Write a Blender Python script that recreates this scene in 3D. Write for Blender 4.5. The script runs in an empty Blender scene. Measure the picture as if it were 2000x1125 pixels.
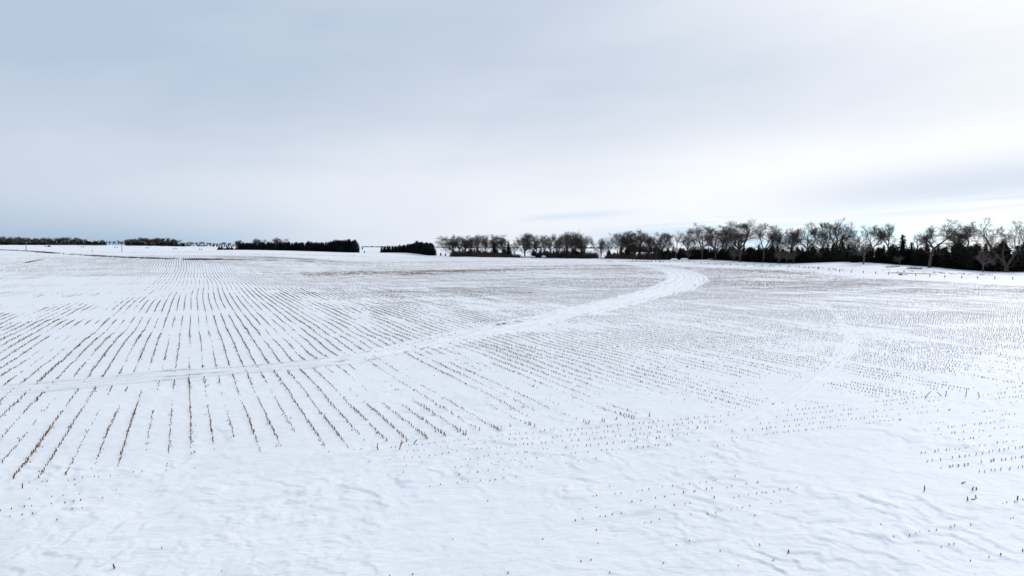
import bpy, math, random
import numpy as np

# ------------------------------------------------------------------ camera / light / exposure
SC = bpy.context.scene
COL = SC.collection
F = 1333.0            # focal length in pixels of the 2000 px wide photograph
HC = 7.6              # camera height over the near snow
HY = 480.0            # pixel row of the level horizon
PITCH = math.atan((562.5 - HY) / F)

cam_d = bpy.data.cameras.new('camera')
cam_d.sensor_width = 36.0
cam_d.lens = 36.0 * F / 2000.0
cam_d.clip_start = 0.1
cam_d.clip_end = 20000
cam = bpy.data.objects.new('camera', cam_d)
COL.objects.link(cam)
cam.location = (0, 0, HC)
cam.rotation_euler = (math.pi / 2 - PITCH, 0, 0)
SC.camera = cam

SUN_AZ = math.radians(43)      # to the right of the view direction
SUN_EL = math.radians(29)
SUN_DIR = (math.sin(SUN_AZ) * math.cos(SUN_EL), math.cos(SUN_AZ) * math.cos(SUN_EL), math.sin(SUN_EL))

sun_d = bpy.data.lights.new('sun', 'SUN')
sun_d.energy = 1.5
sun_d.angle = math.radians(11)
sun_d.color = (1.0, 0.965, 0.92)
sun = bpy.data.objects.new('sun', sun_d)
COL.objects.link(sun)
sun.rotation_euler = (math.pi / 2 - SUN_EL, 0, math.pi - SUN_AZ)

vs = SC.view_settings
vs.view_transform = 'Standard'
vs.look = 'None'
vs.gamma = 1.0
vs.use_curve_mapping = False
vs.exposure = 0.2


class NB:
    """small node-building helper"""
    def __init__(self, nt):
        self.nt = nt

    def node(self, t, **kw):
        n = self.nt.nodes.new(t)
        for k, v in kw.items():
            setattr(n, k, v)
        return n

    def put(self, sock, v):
        if isinstance(v, bpy.types.NodeSocket):
            self.nt.links.new(v, sock)
        else:
            sock.default_value = v

    def m(self, op, a, b=0.0, c=0.0, clamp=False):
        n = self.node('ShaderNodeMath', operation=op)
        n.use_clamp = clamp
        self.put(n.inputs[0], a)
        self.put(n.inputs[1], b)
        self.put(n.inputs[2], c)
        return n.outputs[0]

    def mix(self, f, a, b, blend='MIX'):
        n = self.node('ShaderNodeMix', data_type='RGBA', blend_type=blend)
        self.put(n.inputs[0], f)
        for s, v in ((n.inputs[6], a), (n.inputs[7], b)):
            if not isinstance(v, bpy.types.NodeSocket) and len(v) == 3:
                v = (*v, 1)
            self.put(s, v)
        return n.outputs[2]

    def sstep(self, x, lo, hi, a=0.0, b=1.0):
        n = self.node('ShaderNodeMapRange', interpolation_type='SMOOTHSTEP')
        self.put(n.inputs[0], x)
        n.inputs[1].default_value = lo
        n.inputs[2].default_value = hi
        n.inputs[3].default_value = a
        n.inputs[4].default_value = b
        return n.outputs[0]

    def noise(self, vec, scale=1.0, detail=4.0, rough=0.5, dist=0.0):
        n = self.node('ShaderNodeTexNoise')
        if vec is not None:
            self.put(n.inputs['Vector'], vec)
        n.inputs['Scale'].default_value = scale
        n.inputs['Detail'].default_value = detail
        n.inputs['Roughness'].default_value = rough
        n.inputs['Distortion'].default_value = dist
        return n.outputs[0]

    def vec(self, x, y, z=0.0):
        n = self.node('ShaderNodeCombineXYZ')
        self.put(n.inputs[0], x)
        self.put(n.inputs[1], y)
        self.put(n.inputs[2], z)
        return n.outputs[0]


def build_world():
    w = bpy.data.worlds.new('World')
    SC.world = w
    w.use_nodes = True
    nt = w.node_tree
    nt.nodes.clear()
    b = NB(nt)
    out = b.node('ShaderNodeOutputWorld')
    bg = b.node('ShaderNodeBackground')
    nt.links.new(bg.outputs[0], out.inputs[0])
    tc = b.node('ShaderNodeTexCoord')
    sep = b.node('ShaderNodeSeparateXYZ')
    nt.links.new(tc.outputs['Generated'], sep.inputs[0])
    X, Y, Z = sep.outputs
    DEG = 180 / math.pi
    el = b.m('MULTIPLY', b.m('ARCSINE', Z), DEG)
    az = b.m('MULTIPLY', b.m('ARCTAN2', X, Y), DEG)
    # streaks lie a little tilted, rising to the right
    elt = b.m('SUBTRACT', el, b.m('MULTIPLY', az, 0.055))
    # clear sky between the clouds
    sky = b.node('ShaderNodeTexSky', sky_type='NISHITA')
    sky.sun_disc = False
    sky.sun_elevation = SUN_EL
    sky.sun_rotation = SUN_AZ
    sky.air_density = 1.0
    sky.dust_density = 0.6
    vn = b.node('ShaderNodeVectorMath', operation='NORMALIZE')
    nt.links.new(b.vec(X, Y, b.m('ADD', b.m('MAXIMUM', Z, 0.0), 0.35)), vn.inputs[0])
    nt.links.new(vn.outputs[0], sky.inputs[0])
    skyc = b.mix(1.0, sky.outputs[0], (0.098, 0.125, 0.122), 'MULTIPLY')
    # stratus deck: soft broad tones
    n1 = b.noise(b.vec(b.m('MULTIPLY', az, 0.045), b.m('MULTIPLY', elt, 0.13), 3.1), 1.0, 3.0, 0.5, 0.3)
    n2 = b.noise(b.vec(b.m('MULTIPLY', az, 0.05), b.m('MULTIPLY', elt, 0.6), 7.7), 1.0, 4.0, 0.55, 0.2)
    dot = b.m('ADD', b.m('ADD', b.m('MULTIPLY', X, SUN_DIR[0]), b.m('MULTIPLY', Y, SUN_DIR[1])),
              b.m('MULTIPLY', Z, SUN_DIR[2]))
    dot = b.m('MAXIMUM', dot, 0.0)
    glow = b.m('POWER', dot, 13.0)
    elp = b.m('MAXIMUM', el, 0.0)
    hor = b.m('POWER', 2.718, b.m('MULTIPLY', b.m('POWER', b.m('DIVIDE', b.m('SUBTRACT', elp, 3.5), 5.5), 2.0), -1.0))
    tone = b.m('ADD', b.m('MULTIPLY', b.m('SUBTRACT', n1, 0.5), 0.50), b.m('MULTIPLY', b.m('SUBTRACT', n2, 0.5), 0.08))
    tone = b.m('ADD', tone, b.m('MULTIPLY', b.m('POWER', dot, 2.0), 0.35))
    tone = b.m('ADD', tone, b.m('MULTIPLY', glow, 0.95))
    tone = b.m('ADD', tone, b.m('MULTIPLY', b.m('MULTIPLY', hor, 0.65), b.m('ADD', b.m('MULTIPLY', dot, 0.80), 0.27)))
    tone = b.m('ADD', tone, b.m('MULTIPLY', b.m('POWER', 2.718, b.m('MULTIPLY', elp, -0.3)), 0.22))
    tone = b.m('SUBTRACT', tone, 0.01, clamp=True)
    cloud = b.mix(tone, (0.42, 0.505, 0.635), (0.865, 0.882, 0.91))
    # grey-blue shelf of cloud on the sunny side, with clear slots under it
    side = b.sstep(az, -4.0, 18.0)
    shelf = b.m('MULTIPLY', b.m('POWER', 2.718, b.m('MULTIPLY', b.m('POWER', b.m('DIVIDE', b.m('SUBTRACT', elt, 2.4), 1.6), 2.0), -1.0)),
                b.sstep(az, 14.0, 33.0))
    cloud = b.mix(b.m('MULTIPLY', shelf, 0.58), cloud, (0.48, 0.57, 0.72))
    slotn = b.noise(b.vec(b.m('MULTIPLY', az, 0.07), b.m('MULTIPLY', elt, 2.2), 1.7), 1.0, 3.0, 0.5, 0.1)
    low = b.m('POWER', 2.718, b.m('MULTIPLY', b.m('POWER', b.m('DIVIDE', b.m('SUBTRACT', elt, -0.4), 1.25), 2.0), -1.0))
    slot = b.m('MULTIPLY', b.m('MULTIPLY', low, side), b.sstep(slotn, 0.36, 0.52))
    left = b.m('MULTIPLY', b.m('POWER', 2.718, b.m('MULTIPLY', elp, -0.45)), b.sstep(az, -8.0, -30.0))
    thin = b.m('MULTIPLY', b.m('POWER', 2.718, b.m('MULTIPLY', b.m('POWER', b.m('DIVIDE', b.m('SUBTRACT', elt, 2.2), 0.28), 2.0), -1.0)),
               b.m('MULTIPLY', b.sstep(az, -1.0, 4.0), b.sstep(az, 13.0, 6.0)))
    slot = b.m('ADD', slot, b.m('MULTIPLY', thin, 0.35))
    gap = b.m('ADD', b.m('MULTIPLY', slot, 0.85), b.m('MULTIPLY', left, 0.65), clamp=True)
    col = b.mix(gap, cloud, skyc)
    nt.links.new(col, bg.inputs[0])
    bg.inputs[1].default_value = 1.0


build_world()

# ------------------------------------------------------------------ maths helpers
rng = np.random.default_rng(11)
random.seed(5)


def ray(px, py):
    """world direction (per unit of forward distance Y) of a photograph pixel"""
    cx, cy = (px - 1000.0) / F, (562.5 - py) / F
    c, s = math.cos(PITCH), math.sin(PITCH)
    y = c + cy * s
    z = -s + cy * c
    return cx / y, z / y


def flat(px, py):
    """point where the pixel meets level ground at z = 0"""
    rx, rz = ray(px, py)
    d = -HC / rz
    return rx * d, d


def _hash(ix, iy, seed):
    h = (ix.astype(np.int64) * 374761393 + iy.astype(np.int64) * 668265263 + seed * 1442695041) & 0xFFFFFFFF
    h = ((h ^ (h >> 13)) * 1274126177) & 0xFFFFFFFF
    h = h ^ (h >> 16)
    return (h & 0xFFFFFF) / float(0xFFFFFF)


def vnoise(x, y, seed=0):
    x = np.asarray(x, float)
    y = np.asarray(y, float)
    ix, iy = np.floor(x), np.floor(y)
    fx, fy = x - ix, y - iy
    ix, iy = ix.astype(np.int64), iy.astype(np.int64)
    fx = fx * fx * fx * (fx * (fx * 6 - 15) + 10)
    fy = fy * fy * fy * (fy * (fy * 6 - 15) + 10)
    a, b = _hash(ix, iy, seed), _hash(ix + 1, iy, seed)
    c, d = _hash(ix, iy + 1, seed), _hash(ix + 1, iy + 1, seed)
    return (a * (1 - fx) + b * fx) * (1 - fy) + (c * (1 - fx) + d * fx) * fy - 0.5


def fbm(x, y, seed=0, octv=4, gain=0.5):
    r, a, s = 0.0, 1.0, 0.0
    for i in range(octv):
        r = r + a * vnoise(x * 2 ** i + 13.7 * i, y * 2 ** i + 5.1 * i, seed + i)
        s += a
        a *= gain
    return r / s * 2.0          # about -1..1


def smooth(e0, e1, x):
    t = np.clip((x - e0) / (e1 - e0), 0, 1)
    return t * t * (3 - 2 * t)


# ------------------------------------------------------------------ terrain
CTRL = [  # pixel x, pixel y of the ground there, forward distance
    (-300, 483, 430), (0, 488, 400), (110, 495, 330), (200, 500.5, 300), (300, 505, 270), (376, 507, 254), (440, 507, 247), (600, 510.5, 245),
    (376, 501, 290), (376, 495, 420), (100, 489.5, 480), (51, 488.5, 520), (238, 492.3, 560), (-300, 481, 700),
    (376, 530, 199), (376, 551, 139), (150, 535, 185), (-50, 533, 190),
    (100, 478.5, 1500), (300, 480, 1500), (-300, 478, 1500), (420, 482, 1500), (160, 483, 1025), (285, 485, 1025), (390, 488, 1025),
    (465, 488, 650), (580, 490, 600), (705, 493.5, 560), (742, 493.5, 560), (800, 493.5, 540), (850, 499.5, 480), (728, 487, 1200), (870, 488, 1200),
    (1180, 491, 1100), (1400, 491, 1100), (1700, 491, 900), (2000, 492, 900), (2300, 492, 900),
    (880, 501, 450), (1010, 502.5, 440), (1150, 504.5, 420), (1200, 504.5, 410), (1290, 507.5, 380), (1385, 506.5, 340), (1450, 511.5, 300),
    (1560, 515, 262), (1640, 512.5, 240), (1720, 515.5, 230), (1800, 522, 215), (1965, 532, 200), (2000, 532.5, 195), (2300, 540, 185),
    (1660, 533, 190), (1411, 518, 267), (1978, 545.5, 156), (1760, 538, 175),
    (1290, 512, 317), (600, 530, 203), (1000, 530, 203), (1300, 530, 203), (1000, 515, 290), (700, 512, 310),
    (-300, 530, 203),
    (-300, 478.5, 5000), (200, 479, 5000), (500, 480, 5000), (800, 483, 4000), (1200, 484.5, 4000), (1600, 484.5, 4000), (2000, 484.5, 4000), (2300, 484.5, 4000),
] + [(px, None, dd) for dd in (90, 45) for px in (-300, 0, 300, 600, 900, 1200, 1500, 1800, 2100, 2300)]
_cu, _cz = [], []
for px, py, dd in CTRL:
    rx, rz = ray(px, py if py else 600)
    _cu.append((rx * 2.2, math.log(dd)))
    _cz.append(HC + rz * dd if py else 0.0)
_cu, _cz = np.array(_cu), np.array(_cz)
_MQ = 0.12


def _phi(r2):
    return np.sqrt(r2 + _MQ * _MQ)


_A = _phi(((_cu[:, None, :] - _cu[None, :, :]) ** 2).sum(-1))
_n = len(_cz)
_M = np.zeros((_n + 1, _n + 1))
_M[:_n, :_n] = _A + np.eye(_n) * -0.002
_M[:_n, _n] = 1
_M[_n, :_n] = 1
_W = np.linalg.solve(_M, np.append(_cz, 0))


def base_z(x, y):
    """large shape of the land"""
    x = np.asarray(x, float)
    y = np.asarray(y, float)
    az = np.arctan2(x, y)
    azc = np.clip(az, -0.87, 0.87)
    r = np.hypot(x, y) + 1e-6
    d = np.clip(r * np.cos(np.clip(az, -1.0, 1.0)), 40, 5000)
    u = np.tan(azc) * 2.2
    v = np.log(d)
    z = np.full(u.shape, _W[_n])
    for i in range(_n):
        z = z + _W[i] * np.sqrt((u - _cu[i, 0]) ** 2 + (v - _cu[i, 1]) ** 2 + _MQ * _MQ)
    return z * smooth(45, 90, d)


# --- frames of the planted rows
RA = math.radians(-25.1)
RD = np.array([math.sin(RA), math.cos(RA)])        # along the main rows
RT = np.array([math.cos(RA), -math.sin(RA)])       # across them
B0 = np.array([-5.0, 25.6])
BA = math.radians(19.0)
BD = np.array([math.cos(BA), math.sin(BA)])        # along the end rows
BN = np.array([-math.sin(BA), math.cos(BA)])


def poly(pts):
    return np.array([flat(*p) for p in pts])


TRACK = poly([(-160, 788), (0, 766), (150, 752), (330, 736), (520, 720), (680, 703), (830, 673), (960, 645), (1090, 617), (1210, 590),
              (1285, 571), (1327, 555), (1342, 543), (1328, 532), (1292, 523), (1240, 516), (1170, 511.5), (1090, 508.5)])
TRACK_W = np.array([1.8, 1.8, 1.8, 1.7, 1.6, 1.5, 1.9, 2.4, 2.8, 3.1, 3.6, 4.2, 4.7, 4.6, 4.4, 4.4, 4.4, 4.4])
SIDE = poly([(1668, 655), (1658, 676), (1640, 700), (1598, 738), (1545, 775), (1480, 812), (1420, 838), (1372, 860), (1330, 885)])
FAINT = [poly(p) for p in ([(1600, 588), (1625, 605), (1648, 630), (1660, 660)],
                           [(560, 570), (640, 588), (700, 602), (716, 620), (690, 642), (640, 662)],
                           [(0, 545), (150, 552), (330, 560), (480, 562)],
                           [(960, 512), (1020, 518), (1032, 523), (1010, 529)])]


def resample(P, step):
    """smooth polyline (Catmull-Rom) at even steps; returns points and parameter"""
    out, par = [], []
    n = len(P)
    for i in range(n - 1):
        p0, p1, p2, p3 = P[max(i - 1, 0)], P[i], P[i + 1], P[min(i + 2, n - 1)]
        k = max(2, int(np.hypot(*(p2 - p1)) / step))
        for j in range(k):
            t = j / k
            out.append(0.5 * ((2 * p1) + (-p0 + p2) * t + (2 * p0 - 5 * p1 + 4 * p2 - p3) * t * t + (-p0 + 3 * p1 - 3 * p2 + p3) * t ** 3))
            par.append(i + t)
    out.append(P[-1])
    par.append(n - 1)
    return np.array(out), np.array(par)


TR_P, TR_T = resample(TRACK, 2.0)
TR_W = np.interp(TR_T, np.arange(len(TRACK_W)), TRACK_W)
SI_P, _ = resample(SIDE, 1.5)
FA_P = [resample(p, 2.5)[0] for p in FAINT]


def dist_poly(x, y, P, W=None):
    best = np.full(x.shape, 1e9)
    for i in range(len(P) - 1):
        a, b = P[i], P[i + 1]
        ab = b - a
        L = (ab * ab).sum() + 1e-9
        t = np.clip(((x - a[0]) * ab[0] + (y - a[1]) * ab[1]) / L, 0, 1)
        d = np.hypot(x - a[0] - t * ab[0], y - a[1] - t * ab[1])
        if W is not None:
            d = d - (W[i] * (1 - t) + W[i + 1] * t)
        best = np.minimum(best, d)
    return best


def relief(x, y):
    """wind-worked snow: drifts and sastrugi, fading with distance"""
    r = np.hypot(x, y)
    near = 1 - smooth(45, 130, r)
    a = math.radians(62)
    al = x * math.sin(a) + y * math.cos(a)           # along the wind
    ac = x * math.cos(a) - y * math.sin(a)           # across it
    warp = fbm(x / 2.2, y / 2.2, 51, 4) * 0.9
    z = 0.10 * fbm(al / 7.0, ac / 4.5, 3, 3)
    zone = smooth(-0.25, 0.35, fbm(x / 6.0, y / 4.5, 77, 3) + 0.22 * smooth(32, 20, r) + 0.45 * smooth(25, 18, r) * smooth(2, 9, x))

    zone = np.where(r < 34, 0.35 + 0.65 * zone, zone + 0.35 * (1 - zone) * smooth(50, 34, r))

    def drift(ln, wd, amp, st, sd):
        # long back, shorter face towards the wind; dies away between the lobes
        ph = al / ln + 1.1 * fbm(al / (ln * 1.6), ac / wd, sd, 3) + 0.5 * warp
        p = ph - np.floor(ph)
        p = np.where(p < st, p / st, (1 - p) / (1 - st))
        return 1.0 * amp * p * smooth(-0.45, 0.40, fbm(al / (ln * 1.3) + 9, ac / (wd * 1.1), sd + 40, 3))
    z = z + near * zone * (drift(2.6, 1.9, 0.048, 0.10, 21) + drift(1.1, 0.9, 0.038, 0.13, 27) + drift(0.5, 0.5, 0.018, 0.2, 29))
    # long thin wind streaks
    z = z + near * (0.5 + 0.5 * zone) * 0.055 * fbm(al / 3.2 + warp * 0.5, ac / 0.45 + warp, 33, 4, 0.6)
    z = z + near * 0.012 * fbm(x / 0.6, y / 0.5, 41, 2)
    return z * (1 - 0.6 * smooth(120, 300, r))


def ground_z(x, y):
    x = np.asarray(x, float)
    y = np.asarray(y, float)
    return base_z(x, y) + relief(x, y)


def gz(x, y):
    return float(ground_z(np.array([x]), np.array([y]))[0])


def P3(px, d, dz=0.0):
    """point of the ground in pixel column px at forward distance d"""
    x = ray(px, 500)[0] * d
    return x, d, gz(x, d) + dz


# ------------------------------------------------------------------ mesh + object helpers
def mesh_np(name, V, Q=None, T=None, smooth_shade=True, attrs=None):
    me = bpy.data.meshes.new(name)
    V = np.asarray(V, np.float32)
    loops, starts, n = [], [], 0
    if Q is not None and len(Q):
        Q = np.asarray(Q, np.int32)
        loops.append(Q.ravel())
        starts.append(np.arange(len(Q)) * 4)
        n += len(Q) * 4
    if T is not None and len(T):
        T = np.asarray(T, np.int32)
        loops.append(T.ravel())
        starts.append(n + np.arange(len(T)) * 3)
    loops = np.concatenate(loops)
    starts = np.concatenate(starts)
    me.vertices.add(len(V))
    me.vertices.foreach_set('co', V.ravel())
    me.loops.add(len(loops))
    me.loops.foreach_set('vertex_index', loops)
    me.polygons.add(len(starts))
    me.polygons.foreach_set('loop_start', starts.astype(np.int32))
    if smooth_shade:
        me.polygons.foreach_set('use_smooth', np.ones(len(starts), bool))
    me.update(calc_edges=True)
    if attrs:
        for k, a in attrs.items():
            at = me.attributes.new(k, 'FLOAT', 'POINT')
            at.data.foreach_set('value', np.asarray(a, np.float32))
    me.validate()
    return me


def link(name, me, mat=None, parent=None, loc=None):
    o = bpy.data.objects.new(name, me)
    COL.objects.link(o)
    if mat is not None and len(me.materials) == 0:
        me.materials.append(mat)
    if parent is not None:
        o.parent = parent
    if loc is not None:
        o.location = loc
    return o


def thing(name, loc, rz=0.0, scale=1.0):
    o = bpy.data.objects.new(name, None)
    o.empty_display_size = 0.3
    COL.objects.link(o)
    o.location = loc
    o.rotation_euler = (0, 0, rz)
    o.scale = (scale,) * 3 if not isinstance(scale, tuple) else scale
    return o


def tag(o, label=None, cat=None, group=None, kind=None):
    if label:
        o['label'] = label
    if cat:
        o['category'] = cat
    if group:
        o['group'] = group
    if kind:
        o['kind'] = kind
    return o


class MB:
    """collects tubes, twigs, boxes and lumps into one mesh; tubes and twigs are built together at the end"""
    def __init__(self):
        self.v, self.q, self.t = [], [], []
        self.tubes, self.sp, self.sd, self.sr = {}, [], [], []

    def tube(self, pts, rad, n=6, cap=True):
        self.tubes.setdefault((len(pts), n, cap), []).append((pts, rad))

    def spike(self, p, d, r):
        """three-sided tapering twig"""
        self.sp.append(p)
        self.sd.append(d)
        self.sr.append(r)

    def arrays(self):
        V = [np.array(self.v, float).reshape(-1, 3)]
        Q = [np.array(self.q, int).reshape(-1, 4)]
        T = [np.array(self.t, int).reshape(-1, 3)]
        off = len(self.v)

        def frame(d):
            d = d / (np.linalg.norm(d, axis=-1, keepdims=True) + 1e-9)
            a = np.cross(d, np.array([0.31, 0.17, 0.93]))
            bad = np.linalg.norm(a, axis=-1) < 0.1
            a[bad] = np.cross(d[bad], np.array([1.0, 0, 0]))
            a /= np.linalg.norm(a, axis=-1, keepdims=True) + 1e-9
            return a, np.cross(d, a)
        for (k, n, cap), lst in self.tubes.items():
            P = np.array([x[0] for x in lst], float)
            R = np.array([x[1] for x in lst], float)
            m = len(P)
            D = np.empty_like(P)
            D[:, 1:-1] = P[:, 2:] - P[:, :-2]
            D[:, 0] = P[:, 1] - P[:, 0]
            D[:, -1] = P[:, -1] - P[:, -2]
            a, b = frame(D)
            th = np.arange(n) * 2 * math.pi / n
            ring = P[:, :, None] + R[:, :, None, None] * (np.cos(th)[:, None] * a[:, :, None] + np.sin(th)[:, None] * b[:, :, None])
            V.append(ring.reshape(-1, 3))
            base = off + np.arange(m)[:, None, None] * k * n
            ii = np.arange(k - 1)[None, :, None] * n
            j = np.arange(n)[None, None, :]
            j1 = (j + 1) % n
            Q.append(np.stack([base + ii + j, base + ii + j1, base + ii + n + j1, base + ii + n + j], -1).reshape(-1, 4))
            off += m * k * n
            if cap:
                b0 = off - m * k * n + np.arange(m)[:, None] * k * n
                jj = np.arange(n)[None]
                for e, rev in ((0, True), (k - 1, False)):
                    V.append(P[:, e])
                    c = off + np.arange(m)[:, None] + 0 * jj
                    tri = np.stack([b0 + e * n + jj, b0 + e * n + (jj + 1) % n, c], -1).reshape(-1, 3)
                    T.append(tri[:, ::-1] if rev else tri)
                    off += m
        if self.sp:
            P, D, R = np.array(self.sp, float), np.array(self.sd, float), np.array(self.sr, float)
            a, b = frame(D)
            m = len(P)
            W = np.empty((m, 4, 3))
            for j in range(3):
                W[:, j] = P + R[:, None] * (math.cos(j * 2.0944) * a + math.sin(j * 2.0944) * b)
            W[:, 3] = P + D
            V.append(W.reshape(-1, 3))
            s0 = off + np.arange(m)[:, None] * 4
            T.append(np.concatenate([s0 + np.array([[0, 1, 3]]), s0 + np.array([[1, 2, 3]]), s0 + np.array([[2, 0, 3]])]))
            off += m * 4
        return np.concatenate(V), np.concatenate(Q), np.concatenate(T)

    def box(self, c, s, rz=0.0):
        base = len(self.v)
        cr, sr = math.cos(rz), math.sin(rz)
        for dz in (-1, 1):
            for dx, dy in ((-1, -1), (1, -1), (1, 1), (-1, 1)):
                x, y = dx * s[0] / 2, dy * s[1] / 2
                self.v.append(np.array((c[0] + x * cr - y * sr, c[1] + x * sr + y * cr, c[2] + dz * s[2] / 2)))
        for f in ((3, 2, 1, 0), (4, 5, 6, 7), (0, 1, 5, 4), (1, 2, 6, 5), (2, 3, 7, 6), (3, 0, 4, 7)):
            self.q.append(tuple(base + i for i in f))

    def mesh(self, name, smooth_shade=True):
        V, Q, T = self.arrays()
        return mesh_np(name, V, Q, T, smooth_shade)


# ------------------------------------------------------------------ materials
def mat_new(name):
    m = bpy.data.materials.new(name)
    m.use_nodes = True
    nt = m.node_tree
    b = NB(nt)
    p = nt.nodes['Principled BSDF']
    return m, b, p


def mat_simple(name, c1, c2, scale=4.0, rough=0.9, spec=0.2, bump=0.0, rnd=0.0):
    m, b, p = mat_new(name)
    tc = b.node('ShaderNodeTexCoord')
    n = b.noise(tc.outputs['Object'], scale, 4, 0.6)
    col = b.mix(b.sstep(n, 0.3, 0.7), c1, c2)
    if rnd:
        oi = b.node('ShaderNodeObjectInfo')
        v = b.m('ADD', b.m('MULTIPLY', oi.outputs['Random'], rnd), 1 - rnd / 2)
        hs = b.node('ShaderNodeHueSaturation')
        b.put(hs.inputs['Value'], v)
        b.put(hs.inputs['Color'], col)
        col = hs.outputs[0]
    b.put(p.inputs['Base Color'], col)
    p.inputs['Roughness'].default_value = rough
    p.inputs['Specular IOR Level'].default_value = spec
    if bump:
        bn = b.node('ShaderNodeBump')
        bn.inputs['Distance'].default_value = bump
        b.put(bn.inputs['Height'], n)
        b.nt.links.new(bn.outputs[0], p.inputs['Normal'])
    return m


def mat_snow(name, residue=True, dirt=((0.11, 0.075, 0.048), (0.32, 0.225, 0.12))):
    m, b, p = mat_new(name)
    tc = b.node('ShaderNodeTexCoord')
    ob = tc.outputs['Object']
    n = b.noise(ob, 0.35, 5, 0.6)
    col = b.mix(n, (0.865, 0.867, 0.878), (0.935, 0.935, 0.935))
    if residue:
        at = b.node('ShaderNodeAttribute', attribute_name='residue')
        straw = b.mix(b.noise(ob, 0.9, 5, 0.7), dirt[0], dirt[1])
        sp = b.noise(ob, 1.7, 3, 0.8)
        f = b.m('MULTIPLY', at.outputs['Fac'], b.sstep(sp, 0.38, 0.62, 0.25, 1.0), clamp=True)
        col = b.mix(f, col, straw)
    b.put(p.inputs['Base Color'], col)
    p.inputs['Roughness'].default_value = 0.62
    p.inputs['Specular IOR Level'].default_value = 0.1
    # fine wind grain
    mp = b.node('ShaderNodeMapping')
    mp.inputs['Rotation'].default_value = (0, 0, math.radians(-28))
    mp.inputs['Scale'].default_value = (0.8, 2.0, 1)
    b.nt.links.new(ob, mp.inputs['Vector'])
    n1 = b.noise(mp.outputs[0], 0.8, 5, 0.6, 1.2)
    crest = b.m('SUBTRACT', 1.0, b.m('ABSOLUTE', b.m('SUBTRACT', b.m('MULTIPLY', n1, 4.0), 2.0)))
    n2 = b.noise(mp.outputs[0], 2.6, 4, 0.65, 0.8)
    h = b.m('ADD', b.m('MULTIPLY', crest, 0.5), b.m('ADD', b.m('MULTIPLY', n2, 0.55), b.m('MULTIPLY', b.noise(ob, 16.0, 3, 0.6), 0.15)))
    bn = b.node('ShaderNodeBump')
    bn.inputs['Distance'].default_value = 0.06
    bn.inputs['Strength'].default_value = 0.55
    b.put(bn.inputs['Height'], h)
    b.nt.links.new(bn.outputs[0], p.inputs['Normal'])
    return m


def mat_tone(name, dark, light, rough=0.9):
    """colour varies piece by piece through the 'tone' attribute"""
    m, b, p = mat_new(name)
    at = b.node('ShaderNodeAttribute', attribute_name='tone')
    b.put(p.inputs['Base Color'], b.mix(at.outputs['Fac'], dark, light))
    p.inputs['Roughness'].default_value = rough
    p.inputs['Specular IOR Level'].default_value = 0.15
    return m


M_SNOW = mat_snow('snow')
M_SNOW2 = mat_snow('packed_snow', True, ((0.035, 0.026, 0.022), (0.12, 0.09, 0.07)))
M_CAP = mat_snow('snow_cap', residue=False)
M_STUB = mat_tone('corn_stubble', (0.038, 0.016, 0.010), (0.27, 0.135, 0.048))
M_STALK = mat_simple('corn_stalk', (0.07, 0.028, 0.012), (0.31, 0.155, 0.055), 14, 0.85, rnd=0.9)
M_BARK = mat_simple('cottonwood_bark', (0.04, 0.034, 0.03), (0.115, 0.10, 0.09), 3.0, 0.95, bump=0.03)
M_TWIG = mat_simple('bare_twigs', (0.040, 0.028, 0.022), (0.095, 0.070, 0.055), 0.7, 0.9)
M_PALE = mat_simple('pale_twigs', (0.09, 0.075, 0.065), (0.19, 0.16, 0.14), 1.0, 0.9)
M_CEDAR = mat_simple('cedar_foliage', (0.010, 0.011, 0.009), (0.032, 0.031, 0.022), 1.3, 0.95, 0.1, rnd=0.6)
M_SPRUCE = mat_simple('spruce_foliage', (0.006, 0.009, 0.010), (0.018, 0.025, 0.024), 1.1, 0.95, 0.1, rnd=0.6)
M_RUST = mat_simple('rusty_brush', (0.055, 0.032, 0.022), (0.135, 0.078, 0.05), 1.2, 0.95, rnd=0.4)
M_WEED = mat_tone('dry_weeds', (0.04, 0.03, 0.035), (0.17, 0.12, 0.085))
M_STRAW = mat_tone('dry_straw', (0.10, 0.062, 0.03), (0.33, 0.215, 0.085))
M_POST = mat_simple('weathered_post', (0.06, 0.05, 0.05), (0.16, 0.14, 0.13), 5, 0.9, rnd=0.4)
M_WIRE = mat_simple('wire', (0.10, 0.09, 0.09), (0.2, 0.19, 0.19), 5, 0.6)
M_LOG = mat_simple('old_log', (0.03, 0.024, 0.022), (0.10, 0.08, 0.07), 3, 0.95)
M_STEEL = mat_simple('galvanized_steel', (0.38, 0.39, 0.41), (0.55, 0.56, 0.58), 2, 0.5, 0.5)
M_TYRE = mat_simple('tyre_rubber', (0.012, 0.012, 0.013), (0.03, 0.03, 0.03), 3, 0.9)
M_YEL = mat_simple('yellow_paint', (0.62, 0.42, 0.05), (0.72, 0.50, 0.08), 2, 0.5, 0.5)
M_GLASS = mat_simple('dark_glass', (0.02, 0.03, 0.04), (0.03, 0.04, 0.05), 2, 0.15, 0.5)
M_WHITE = mat_simple('white_sheet_metal', (0.62, 0.62, 0.62), (0.75, 0.75, 0.75), 2, 0.5, 0.4)
M_BIRD = mat_simple('bird_feathers', (0.02, 0.02, 0.022), (0.05, 0.05, 0.05), 20, 0.9)

# ------------------------------------------------------------------ snow field (one sheet to the horizon)


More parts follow.
